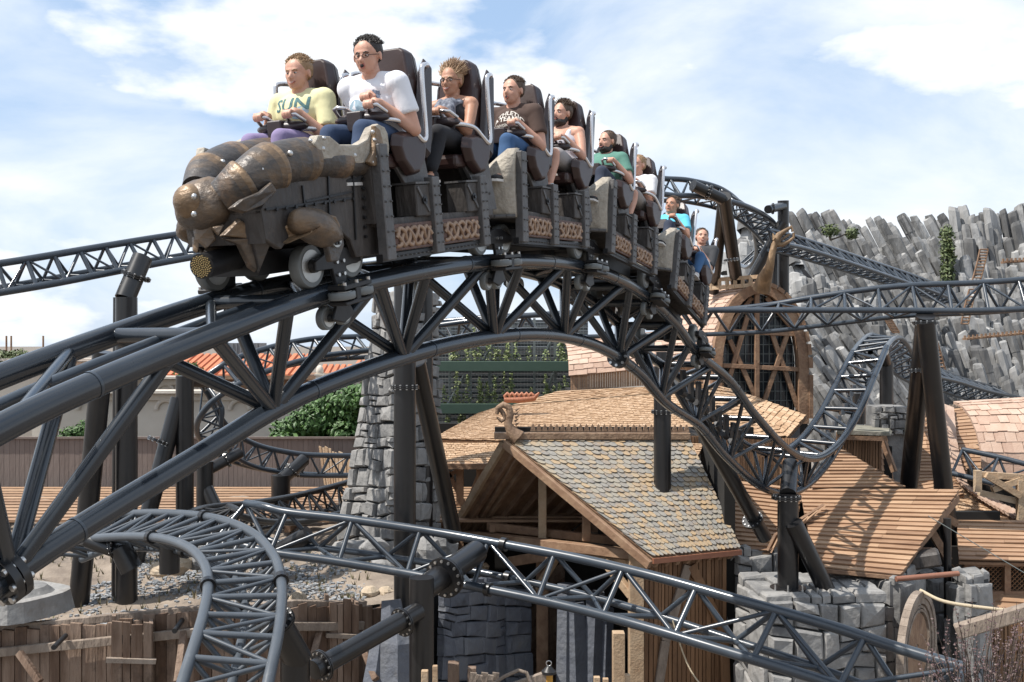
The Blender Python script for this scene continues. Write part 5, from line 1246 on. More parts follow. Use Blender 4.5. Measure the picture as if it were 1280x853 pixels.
# mossy topped cabin
MC = thing('board_cabin', gz(P(1085, 590, 24)), 'small upright boarded cabin with grey mossy flat roof', 'cabin')
m = MB(); q = Q(P(1040, 640, 23.4), P(1101, 640, 23.4), P(1046, 540, 23.4), P(1101, 545, 23.4)); vboards(m, q, 16, .05, None, .008, 0, 35, .02); m.build('front_wall', PLANKV, MC)
m = MB(); q = Q(P(1101, 640, 23.4), P(1122, 640, 24.6), P(1101, 545, 23.4), P(1108, 545, 24.8)); lap_boards(m, q, 13, .03, .03); m.build('side_wall', PLANK, MC)
m = MB(); m.frust([P(1046, 543, 23.1), P(1113, 545, 23.1), P(1116, 538, 25), P(1046, 536, 25)], [P(1046, 537, 23.1), P(1111, 541, 23.1), P(1112, 534, 25), P(1050, 530, 25)]); m.build('roof', MOSS, MC)
m = MB(); m.bar(P(1046, 547, 23.1), P(1108, 549, 23.1), .06, .09); m.bar(P(1104, 552, 23.1), P(1118, 590, 22.9), .08, .12); m.build('fascia', TIMBER, MC)
m = MB(); m.box((P(1075, 0, 24.4).x, 24.6, 2.8), (1.0, 1.8, 5.6)); m.build('core', DARKIN, MC)

# ------------------------------------------------------------------ lapped plank roofs on the right
def plank_roof(name, label, p, rows, seed, core=None, rag=.01, extra=(), lift=.04):
    c = sum((P(*a) for a in p), Vector()) / 4; T = thing(name, gz(c), label, 'roof'); k = 0
    for pp, rw in [(p, rows)] + list(extra):
        q = Q(*[P(*a) for a in pp]); n = facing(q); m = MB(); lap_boards(m, q, rw, .028, lift, n, rag, 2, seed + k); o = m.build('boarding', PLANK, T); k += 1
        m = MB(); slab(m, Q(*[P(*a) - n * .03 for a in pp]), .05, n); m.build('underside', TIMBER, o)
    return T
R1 = plank_roof('plank_roof', 'sunlit lapped plank roof with ragged right edge over the stone piers', [(1019, 710, 18.2), (1124, 721, 17.8), (1000, 611, 21.2), (1198, 612, 20.4)], 19, 5, rag=.012)
m = MB(); m.bar(P(1019, 712, 18.15), P(1124, 723, 17.75), .05, .06); m.build('eaves_strip', TIMBER, R1)
plank_roof('plank_roof', 'upper plank roof rising to a point behind the valley of the track', [(1015, 611, 21), (1131, 610, 21.3), (1036, 562, 22.6), (1052, 562, 22.6)], 12, 6)
plank_roof('plank_roof', 'shaded plank roof left of the bolted pillar with a folded corner', [(926, 688, 19.4), (962, 690, 19.2), (894, 598, 21.4), (1010, 612, 21.2)], 17, 7, extra=[([(962, 690, 19.1), (972, 670, 19.1), (1000, 656, 19.6), (1033, 632, 20.1)], 5)])
# underside framing of the ragged roof, pipe, hay
m = MB(); m.bar(P(1196, 622, 20.3), P(1132, 700, 18.5), .10, .16); m.build('verge_rafter', TIMBER, R1)
for x0, y0, x1, y1, d in ((1150, 640, 1185, 700, 20), (1172, 640, 1196, 655, 20.4), (1132, 690, 1166, 690, 19)):
    m = MB(); m.bar(P(x0, y0, d), P(x1, y1, d), .12, .14); m.build('brace', TIMBER, R1)
m = MB(); m.bar(P(1128, 703, 18.8), P(1175, 696, 18.6), .5, .26); single(m, 'weathered_log', AGED, 'rough grey weathered beam lying under the ragged plank roof', 'log', None, .04)
m = MB(); m.tube([P(1120, 724, 17.6), P(1198, 717, 17.8)], .045, 10); single(m, 'copper_pipe', mat('copper_pipe_skin', [(.22, .09, .055), (.3, .14, .09)], .5, .2), 'brown pipe running under the ragged plank roof', 'pipe')
m = MB(); m.box((P(1165, 0, 21).x, 22, 2.2), (3.6, .2, 4.4)); single(m, 'shade_painted_wall', DARKIN, 'wall coloured as deep shade in the gap behind the stone piers', 'wall')  # sheet painted near black as the shade of the gap
support('grey slim pole under the ragged plank roof', [('post', gz(P(1186, 650, 19.4)), P(1184, 648, 19.4), .07)])
# big flared roof
FR = thing('flared_plank_roof', gz(P(1200, 560, 26)), 'large flared lapped plank roof with pale shingled hip', 'roof')
def fl(pp, rw, s_):
    q = Q(*[P(*a) for a in pp]); n = facing(q); m = MB(); lap_boards(m, q, rw, .026, .03, n, .0, 3, s_); o = m.build('boarding', PLANK, FR)
    m = MB(); slab(m, Q(*[P(*a) - n * .03 for a in pp]), .05, n); m.build('underside', TIMBER, o)
fl([(1080, 562, 26.5), (1182, 562, 26), (1086, 531, 28), (1180, 512, 28)], 9, 1); fl([(1110, 590, 25.4), (1190, 590, 25.2), (1080, 562, 26.5), (1182, 562, 26)], 7, 2); fl([(1130, 640, 24), (1205, 618, 24), (1110, 590, 25.4), (1190, 590, 25.2)], 9, 3)
fl([(1184, 560, 26), (1330, 556, 26), (1180, 512, 28), (1330, 494, 28)], 12, 4); fl([(1196, 603, 25), (1226, 606, 25), (1184, 560, 26), (1228, 556, 26)], 9, 5)
roofq(FR, [(1192, 645, 23.4), (1292, 650, 23.2), (1200, 606, 24.6), (1238, 626, 24.2)], 24, 9, SHINGLE, 12, 'lower_shingles')
m = MB()
hip = [P(1180, 508, 27.8), P(1182, 535, 26.6), P(1185, 560, 25.8), P(1192, 588, 25), P(1206, 608, 24.4), P(1226, 622, 23.9), P(1250, 636, 23.4), P(1278, 650, 23)]
hs = catmull([tuple(h) for h in hip], 5)
for a, b in zip(hs[:-1], hs[1:]):
    a = Vector(a); b = Vector(b); m.bar(a + Vector((.07, -.06, .02)), b + Vector((.07, -.04, .0)), .34, .03, (.2, -.6, .8)); m.bar(a + Vector((-.05, -.10, .05)), b + Vector((-.05, -.08, .03)), .10, .03, (.2, -.6, .8))
m.build('hip_capping', SHINP, FR)
m = MB()
for (x0, y0, x1, y1, k) in ((1082, 531, 1180, 511, 22), (1182, 511, 1290, 499, 24)):
    for i in range(k):
        a = P(x0 + (x1 - x0) * i / k, y0 + (y1 - y0) * i / k, 27.95); m.prism([a, a + Vector((.09, 0, 0)), a + Vector((.07, 0, .09)), a + Vector((.02, 0, .09))], (0, .06, 0))
m.build('ridge_crest', OLDTOP, FR)
m = MB(); m.bar(P(1192, 648, 23.3), P(1330, 652, 23.1), .10, .12); m.build('fascia', TIMBER, FR)
PB = thing('pale_barrel_roof', gz(P(1262, 560, 24.5)), 'pale pink barrel roof at the right edge above the short track', 'roof')
barrel(PB, 1228, 1350, 592, 600, 507, 500, 24.3, 24, 1.6, 9, 5, SHINP)
m = MB(); m.box((P(1275, 0, 24.3).x, 24.4, 2.2), (2.3, .2, 5.6)); single(m, 'shed_back_wall', DARKIN, 'back wall coloured as the shade inside the open timber shed', 'wall')  # shed's inner shade painted onto this sheet
OS = thing('open_timber_shed', gz(P(1260, 620, 22)), 'open timber shed with diagonal braces at the right edge', 'shed')
for x0, y0, x1, y1 in ((1222, 588, 1222, 615), (1232, 594, 1275, 620), (1275, 600, 1275, 650), (1275, 600, 1240, 612), (1220, 593, 1330, 600), (1224, 616, 1330, 640)):
    zo_ = 22.7 + .035 * len(OS.children); m = MB(); m.bar(P(x0, y0, zo_), P(x1, y1, zo_), .13, .14, (0, 1, 0)); m.build('beam', TIMBERL, OS)
R3 = plank_roof('plank_roof', 'lowest plank roof at the right edge above the wooden lattice', [(1199, 701, 20.2), (1330, 704, 20), (1196, 649, 22), (1330, 652, 21.8)], 10, 9)
LT = thing('lattice_screen', gz(P(1240, 722, 20.5)), 'brown diagonal wooden lattice under the lowest plank roof', 'lattice')
for x in (1208, 1258, 1300):
    m = MB(); m.box(P(x, 722, 20.45), (.12, .12, .62)); m.build('post', TIMBER, LT)
for y in (705, 742):
    m = MB(); m.bar(P(1205, y, 20.45), P(1330, y, 20.45), .1, .1); m.build('rail', TIMBER, LT)
lm = MB()
for i in range(-4, 22):
    for s_ in (1, -1):
        x = 1208 + i * 6; a = P(x, 706, 20.5 + .01 * s_); b = P(x + s_ * 36, 741, 20.5 + .01 * s_)
        k0, k1 = 0, 1
        xs = sorted((x, x + s_ * 36))
        if xs[1] < 1208 or xs[0] > 1325: continue
        lm.bar(a, b, .012, .035, (0, 1, 0))
lm.build('lattice', PLANKV, LT)
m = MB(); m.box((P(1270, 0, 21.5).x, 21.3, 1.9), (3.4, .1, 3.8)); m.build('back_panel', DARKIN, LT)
plank_roof('plank_deck', 'narrow plank deck with upright boards below the lattice', [(1205, 768, 19.8), (1330, 785, 19.4), (1205, 742, 20.4), (1330, 746, 20.4)], 3, 19)
m = MB(); q = Q(P(1200, 853, 19.6), P(1330, 870, 19.4), P(1200, 762, 19.7), P(1330, 778, 19.5)); vboards(m, q, 22, .05, None, .01, .02, 45, .03); single(m, 'board_parapet', PLANKV, 'upright board parapet behind the purple shrub', 'parapet')
m = MB(); m.bar(P(1195, 790, 16.5), P(1290, 762, 16.2), .2, .22); single(m, 'hewn_beam', OLDTOP, 'slanting hewn beam passing behind the purple shrub', 'beam', None, .02)
m = MB(); pts = [P(1150, 738, 17.3), P(1180, 752, 17), P(1230, 760, 16.8), P(1290, 766, 16.6)]; m.tube([tuple(p) for p in catmull([tuple(p) for p in pts], 5)], .03, 8); single(m, 'thick_rope', ROPE, 'thick pale rope sagging from the wheel to the right edge', 'rope')
m = MB(); m.tube([P(1160, 645, 18.8), P(1290, 722, 18)], .008, 6); single(m, 'stay_wire', WIRE, 'fine wire running diagonally across the lowest plank roof', 'wire')
m = MB(); m.bar(P(1240, 640, 21.9), P(1242, 704, 20), .0, .0)

# ------------------------------------------------------------------ stone piers
def pier(label, c0, c1, c2, top, nu1, nu2, nv, seed, mt=STONE, th=.14):
    """c0,c1,c2: (px, depth) left, front corner, right; top: photo y of the top at the corner"""
    z = P(0, top, c1[1]).z; a = P(c0[0], 0, c0[1]); b = P(c1[0], 0, c1[1]); c = P(c2[0], 0, c2[1])
    a, b, c = [Vector((p.x, p.y, 0)) for p in (a, b, c)]; up_ = Vector((0, 0, z)); T = thing('stone_pier', b, label, 'stone pier'); m = MB()
    cut = Vector((0, 0, max(0, z - 2.9)))
    stones(m, Q(a + cut, b + cut, a + up_, b + up_), nu1, nv, th, seed=seed); stones(m, Q(b + cut, c + cut, b + up_, c + up_), nu2, nv, th, seed=seed + 1); m.build('stonework', mt, T)
    d = a + (c - b); m = MB(); m.frust([a, b, c, d], [p + up_ for p in (a, b, c, d)]); m.build('core', MORTAR, T)
    m = MB(); ctr = (a + c) / 2 + up_; e = 1.06
    cs = [ctr + (p + up_ - ctr) * e for p in (a, b, c, d)]; stones(m, Q(cs[0], cs[1], cs[3], cs[2]), max(2, nu1), max(2, nu2), .10, n=Vector((0, 0, 1)), seed=seed + 3); m.build('cap_stones', mt, T); return T
BIGP = pier('large pale stone pier carrying the bolted pillar and raking leg', (926, 18.6), (960, 17.0), (1104, 17.2), 752, 2, 5, 6, 11)
pier('rounded grey stone pier under the corner of the shaded plank roof', (905, 19.8), (918, 19.1), (976, 19.4), 694, 1, 3, 7, 21)
pier('tall stone pier under the eave of the sunlit plank roof', (1052, 19.2), (1118, 17.7), (1150, 18.8), 728, 3, 2, 5, 31)
pier('square stone pier right of the wooden wheel', (1190, 19.2), (1206, 18.4), (1236, 18.8), 730, 2, 2, 4, 41)
pier('grey stone block behind the wooden wheel', (1138, 20.2), (1158, 19.6), (1188, 20), 724, 2, 2, 4, 51)
for x, y in ((969, 743), (985, 744), (1003, 743), (1022, 747), (1038, 748), (1052, 746)): m = MB(); a = P(x, y, 17.3); m.cyl(a, a + Vector((0, 0, .16)), .016, 6); m.cyl(a + Vector((0, 0, .02)), a + Vector((0, 0, .06)), .03, 6); m.build('anchor_bolt', BOLT, BIGP)
# wooden wheel
WW = thing('timber_drum', gz(P(1160, 790, 17.2)), 'big pale wooden drum wheel with grooved rim beside the stone pier', 'wheel')
wc = P(1142, 812, 17.2); ax = Vector((.80, -.60, 0)).normalized()
def ring(mb, r0, r1, w0, w1, n=40):
    u = Vector((0, 0, 1)); v = ax.cross(u)
    for i in range(n):
        a0 = 2 * math.pi * i / n; a1 = 2 * math.pi * (i + .97) / n; f = []
        for r, a in ((r0, a0), (r1, a0), (r1, a1), (r0, a1)): f.append(wc + (u * math.cos(a) + v * math.sin(a)) * r)
        mb.frust([p + ax * w0 for p in f], [p + ax * w1 for p in f])
m = MB(); ring(m, .86, .96, .0, .12); m.build('rim', OLDTOP, WW)
m = MB(); ring(m, .76, .86, .02, .10); m.build('inner_rim', OLDTOP, WW)
m = MB(); ring(m, .10, .60, .04, .06, 22); m.build('disc_boards', TIMBER, WW)
m = MB(); ring(m, .63, .67, .02, .09); m.build('groove_ring', OLDTOP, WW)
m = MB(); ring(m, .69, .73, .02, .08); m.build('groove_ring', OLDTOP, WW)
# purple shrub lower right
rr = random.Random(8); PS = thing('purple_shrub', P(1230, 900, 9.2), 'purple leaved shrub with bare twigs in the lower right corner', 'shrub'); tm = MB(); lm = MB()
for i in range(85):
    x = rr.uniform(1150, 1300); base = P(1225 + (x - 1225) * .5, 905, 9.2 + rr.uniform(-.3, .3)); tip = P(x, rr.uniform(745, 850) + max(0, 1200 - x) * .7, 9.2 + rr.uniform(-.6, .5)); mid = base.lerp(tip, .55) + Vector((rr.uniform(-.08, .08), 0, rr.uniform(-.02, .05)))
    tm.tube([base, mid, tip], [.007, .004, .002], 5); pts = catmull([tuple(base), tuple(mid), tuple(tip)], 12)
    for k in range(8, len(pts)):
        if rr.random() < .35: continue
        for j in range(3):
            p = Vector(pts[k]) + Vector((rr.uniform(-.01, .01), rr.uniform(-.01, .01), 0)); u = Vector((rr.uniform(-1, 1), rr.uniform(-1, 1), rr.uniform(-.3, .9))).normalized() * rr.uniform(.012, .026); v = u.orthogonal() * .33
            lm.add([p, p + u * .5 + v, p + u, p + u * .5 - v], [(0, 1, 2, 3)], rr.random())
tm.build('twigs', TWIG, PS); lm.build('leaves', PURPLE, PS)
# ------------------------------------------------------------------ basalt rock works
def hexcol(mb, top, direction, ln, r, rnd_, n=6, cap=.12, rot=0):
    t = Vector(top); d = Vector(direction).normalized(); u = d.orthogonal().normalized(); v = d.cross(u); vs = []
    rr = [1 + rnd_.uniform(-.16, .16) for _ in range(n)]
    br = rnd_.uniform(.3, .7); sh = Vector((rnd_.uniform(-.1, .1), rnd_.uniform(-.1, .1), 0)) * r
    ring = [(0, .80, 0), (.06, 1.0, 0), (br, 1.03, .6), (br + .012, .95, 1), (1, 1.12, 1)]
    tilt = Vector((rnd_.uniform(-.35, .35), rnd_.uniform(-.35, .35), 0)) * r
    for k, (s_, w_, o) in enumerate(ring):
        for i in range(n):
            a = rot + 2 * math.pi * i / n; p = t + d * (ln * s_) + (u * math.cos(a) + v * math.sin(a)) * r * w_ * rr[i] + sh * o
            if k < 2: p -= d * (tilt.x * math.cos(a) + tilt.y * math.sin(a))
            vs.append(p)
    c = rnd_.random(); fs = [tuple(range(n))]
    for k in range(len(ring) - 1):
        for i in range(n): j = (i + 1) % n; fs.append((k * n + i, k * n + j, (k + 1) * n + j, (k + 1) * n + i))
    mb.add(vs, fs, c)
def skyline(x, pts):
    return float(np.interp(x, [p[0] for p in pts], [p[1] for p in pts]))
def rockwork(label, x0, x1, line, ybot, d0, d1, dirf, r, dx, dy, lnf, seed, name='basalt_cliff', jit=.5):
    rd = random.Random(seed); m = MB(); y = 0; rows = int((ybot - min(p[1] for p in line)) / dy) + 1
    for j in range(rows):
        x = x0 + (j % 2) * dx / 2
        while x < x1:
            yy = skyline(x, line) + j * dy + rd.uniform(-1, 1) * min(9, dy * .5)
            if yy < ybot:
                t = (yy - line[0][1]) / max(1, ybot - line[0][1]); d = d0 + (d1 - d0) * min(1, j / rows) + rd.uniform(-.3, .3)
                hexcol(m, P(x + rd.uniform(-jit, jit) * dx, yy, d), dirf(x, yy, rd), lnf(x, yy, rd), r * rd.uniform(.75, 1.25), rd, 6, .12, rd.random())
            x += dx * rd.uniform(.8, 1.2)
    T = single(m, name, BASALT, label, 'rock formation'); return T
def jd(v, s_=.12): return lambda x, y, r: Vector(v) + Vector((r.uniform(-s_, s_), r.uniform(-s_, s_), 0))
rockwork('long wall of grey basalt columns leaning up to the left', 985, 1215, [(985, 272), (1020, 268), (1060, 275), (1110, 278), (1150, 270), (1175, 274), (1215, 296)], 520, 50, 41, jd((.42, -.10, -.9), .045), .225, 6.6, 26, lambda x, y, r: r.uniform(2.2, 4.8), 1, jit=.34)
rockwork('tall upright basalt cliff at the right edge', 1186, 1330, [(1186, 272), (1200, 262), (1235, 262), (1262, 275), (1270, 255), (1330, 248)], 500, 45, 38, jd((.12, -.09, -1), .07), .205, 7.0, 22, lambda x, y, r: r.uniform(1.6, 4.2), 2, jit=.38)
rockwork('heap of pale basalt blocks behind the twin columns', 905, 1000, [(905, 322), (925, 300), (938, 300), (1000, 318)], 440, 43, 37, jd((.0, -.45, -1), .3), .30, 11, 15, lambda x, y, r: r.uniform(.8, 1.6), 3, 'basalt_heap')
rockwork('small pale rock outcrop poking above the heap under the high turn', 932, 958, [(932, 272), (958, 275)], 310, 44, 42, jd((.1, -.3, -1), .3), .26, 10, 12, lambda x, y, r: r.uniform(.6, 1.2), 4, 'basalt_heap')
rockwork('terraces of stubby light basalt stumps below the leaning columns', 990, 1130, [(990, 345), (1040, 352), (1085, 372), (1130, 400)], 470, 38.5, 35, jd((0, -.25, -1), .12), .22, 8, 11, lambda x, y, r: r.uniform(.9, 1.6), 5, 'basalt_terrace')
rockwork('swept basalt columns flowing down behind the steep rising track', 1008, 1110, [(1008, 395), (1050, 388), (1110, 440)], 545, 34, 31, jd((.5, -.10, -.8), .05), .175, 7.4, 24, lambda x, y, r: r.uniform(2.2, 3.8), 6, 'basalt_slope')
rockwork('fluted basalt wall behind the running out track on the right', 1160, 1330, [(1160, 415), (1200, 400), (1260, 405), (1330, 400)], 515, 36, 33, jd((.22, -.12, -1), .06), .17, 7, 20, lambda x, y, r: r.uniform(1.2, 2.6), 7, 'basalt_wall')
# backing so no gaps show sky
def rough_hill(label, pts, d, mt=BASALT, y2=530, th=2.0):
    m = MB(); f = [P(x, y, d) for x, y in pts] + [P(pts[-1][0], y2, d), P(pts[0][0], y2, d)]; m.prism(f, (0, th, 0), .1); return single(m, 'rock_core', mt, label, 'rock formation')
DARKROCK = mat('dark_rock_core', [(.035, .036, .04), (.07, .07, .075)], .95, 0, 1, .8, .8, 4)
rough_hill('dark rock mass between the leaning basalt columns', [(990, 318), (1060, 315), (1150, 312), (1200, 340), (1260, 318), (1400, 300)], 51, DARKROCK, 560)
rough_hill('dark rock mass behind the pale basalt heap', [(915, 335), (940, 322), (1000, 330), (1060, 400), (1130, 440)], 44, DARKROCK, 560)
rough_hill('dark rock mass behind the fluted wall and rising track', [(1000, 440), (1060, 420), (1160, 440), (1400, 425)], 39, DARKROCK, 560)
shrub('strip of green growth in the cleft between leaning columns and upright cliff', [(P(1184, y, 43), (.35, .3, .5)) for y in (295, 310, 325, 345, 362)] , .09, 260, 77, LEAFD, 'vegetation')
shrub('dark green growth on top of the leaning basalt columns', [(P(1038, 288, 47), (.45, .4, .35)), (P(1065, 292, 47), (.3, .4, .3))], .09, 220, 87, LEAFD, 'vegetation')
# stone block footing behind the rising track
FT = thing('stone_footing', gz(P(1110, 520, 25)), 'stepped grey stone footing under the short black post', 'stone pier'); m = MB()
stones(m, Q(P(1090, 545, 24.6), P(1133, 545, 24.8), P(1090, 508, 24.6), P(1133, 508, 24.8)), 4, 4, .12, seed=61); m.build('stonework', STONE, FT)
m = MB(); a = P(1112, 508, 25.4); m.box((a.x, a.y, a.z / 2), (.85, 1.2, a.z)); m.build('core', STONE, FT)
# rope ladders and lit ledge on the cliff
def ladder(label, pts, d, w_=.22):
    T = thing('rope_ladder', P(*pts[-1], d), label, 'rope ladder'); s_ = [Vector(q) for q in catmull([tuple(P(x, y, d)) for x, y in pts], 10)]
    for sd in (-1, 1): MB().tube([p + Vector((sd * w_ / 2, 0, 0)) for p in s_], .03, 6).build('side_rope', TIMBER, T)
    for p in s_[::2]: m = MB(); m.tube([p + Vector((-w_ / 2, 0, 0)), p + Vector((w_ / 2, 0, 0))], .028, 6); m.build('rung', TIMBER, T)
ladder('rope ladder hanging on the upright cliff above the eye level track', [(1230, 312), (1226, 330), (1220, 352)], 36.5, .28)
ladder('rope ladder hanging on the cliff just below the eye level track', [(1216, 362), (1210, 385), (1206, 405)], 35, .24)
ladder('rope ladder right of the A shaped columns', [(1166, 425), (1172, 445), (1178, 468)], 32, .24)
ladder('small ladder on the stump terraces above the rising track', [(1108, 396), (1114, 406), (1120, 416)], 34, .22)
for i, (x0, y0, x1, y1, lb) in enumerate([(1206, 424, 1290, 416, 'long rusty chained ledge along the fluted wall'), (1254, 328, 1290, 326, 'short rusty ledge high on the upright cliff')]):
    m = MB(); n = int((x1 - x0) / 5)
    m.bar(P(x0, y0, 32.6), P(x1, y1, 32.6), .35, .07)
    for k in range(n): p = P(x0 + (x1 - x0) * k / n, y0 + (y1 - y0) * k / n - 2, 32.4); m.box(p, (.05, .05, .12))
    single(m, 'cliff_ledge', TIMBER, lb, 'ledge')
# ------------------------------------------------------------------ riders
from mathutils.bvhtree import BVHTree
SKIN = {}
def skin(k, a, b):
    m = mat('skin_' + k, [a, b], .5, 0, 18, .9, .06, 120, spec=.35)
    m.node_tree.nodes['Principled BSDF'].inputs['Subsurface Weight'].default_value = .08; m.node_tree.nodes['Principled BSDF'].inputs['Subsurface Radius'].default_value = (.012, .005, .003)
    return m
SK1 = skin('fair', (.56, .33, .25), (.64, .40, .31)); SK2 = skin('ruddy', (.50, .27, .19), (.58, .33, .24)); SK3 = skin('tanned', (.40, .205, .13), (.47, .25, .165))
CLOTH = {}
def cloth(k, c, v=.82):
    if k not in CLOTH: CLOTH[k] = mat('cloth_' + k, [tuple(x * v for x in c), c], .9, 0, 3, .8, .25, 9, (1, 1, .6))
    return CLOTH[k]
EYEW = mat('eye_white', [(.55, .52, .5), (.6, .58, .55)], .3, 0, 5, .5, 0); DARKE = mat('dark_iris', [(.015, .01, .008), (.03, .02, .015)], .3, 0, 5, .5, 0)
LIPS = mat('lips', [(.34, .10, .08), (.40, .14, .11)], .5, 0, 20, .5, .02); FRAME = mat('glasses_frame', [(.02, .02, .02), (.03, .03, .03)], .3, .3, 5, .5, 0)
def organic(mb, name, mt, parent, voxel=.008, smooth=3, M=None):
    """fuse overlapping forms into one continuous skin"""
    me = bpy.data.meshes.new(name); me.from_pydata([tuple(v) for v in mb.v], [], mb.f)
    bm = bmesh.new(); bm.from_mesh(me); bmesh.ops.remove_doubles(bm, verts=bm.verts, dist=1e-5); bmesh.ops.recalc_face_normals(bm, faces=bm.faces); bm.to_mesh(me); bm.free()
    o = bpy.data.objects.new('tmp', me); COL.objects.link(o)
    r = o.modifiers.new('r', 'REMESH'); r.mode = 'VOXEL'; r.voxel_size = voxel; r.use_smooth_shade = True
    s = o.modifiers.new('s', 'SMOOTH'); s.iterations = smooth; s.factor = .5
    dg = bpy.context.evaluated_depsgraph_get(); m2 = bpy.data.meshes.new_from_object(o.evaluated_get(dg))
    bpy.data.objects.remove(o); m2.name = name; m2.materials.clear(); m2.materials.append(mt)
    at = m2.attributes.new('rnd', 'FLOAT', 'FACE'); at.data.foreach_set('value', [.5] * len(m2.polygons))
    m2.polygons.foreach_set('use_smooth', [True] * len(m2.polygons))
    q = bpy.data.objects.new(name, m2); COL.objects.link(q); q.parent = parent; return q
def pbuild(mb, name, mt, parent): o = mb.build(name, mt); o.parent = parent; return o
def V3(*a): return Vector(a)
def limb(m, pts, rs, n=14):
    sm = catmull([tuple(p) for p in pts], 5); rr = np.interp(np.linspace(0, 1, len(sm)), np.linspace(0, 1, len(rs)), rs)
    m.tube([tuple(p) for p in sm], [float(r) for r in rr], n)
    m.ell(sm[0], float(rr[0]), None, 12, 8); m.ell(sm[-1], float(rr[-1]), None, 12, 8)
def ik(a, b, l1, l2, pole):
    d = b - a; L_ = min(d.length, (l1 + l2) * .995); x = d.normalized(); p = (pole - x * pole.dot(x)).normalized()
    c = (l1 * l1 + L_ * L_ - l2 * l2) / (2 * L_); h = math.sqrt(max(0, l1 * l1 - c * c)); return a + x * c + p * h
def hand(m, wrist, grip, side, s):
    """closed hand on a bar near grip; side = +1 for the outer (left) hand, fingers curl forward and down over the bar"""
    d = (grip - wrist).normalized(); palm = wrist.lerp(grip, .62) + V3(0, 0, .012)
    m.tube([wrist, wrist.lerp(palm, .5), palm + V3(.012, 0, .002)], [.026 * s, .030 * s, .034 * s], 10); m.ell(palm, (.042 * s, .041 * s, .021 * s))
    m.ell(grip + V3(-.01, 0, .014), (.026, .040 * s, .019))
    for i in range(4):
        y = (i - 1.5) * .0205 * s; k = (.86, 1.0, .96, .80)[i if side > 0 else 3 - i]
        p0 = grip + V3(-.002, y, .022); pts = [p0, p0 + V3(.030 * k, 0, .006), p0 + V3(.046 * k, 0, -.012), p0 + V3(.044 * k, 0, -.033), p0 + V3(.026 * k, 0, -.044)]
        m.tube(pts, [.0108, .0102, .0095, .009, .0075], 8); m.ell(pts[-1], .008, None, 8, 6)
    y = -side * .040 * s; p0 = palm + V3(-.012, y * .7, -.004); pts = [p0, p0 + V3(.024, y * .45, -.008), p0 + V3(.046, y * .35, -.018), p0 + V3(.062, y * .05, -.028)]
    m.tube(pts, [.015, .0125, .011, .009], 8); m.ell(pts[-1], .0085, None, 8, 6)

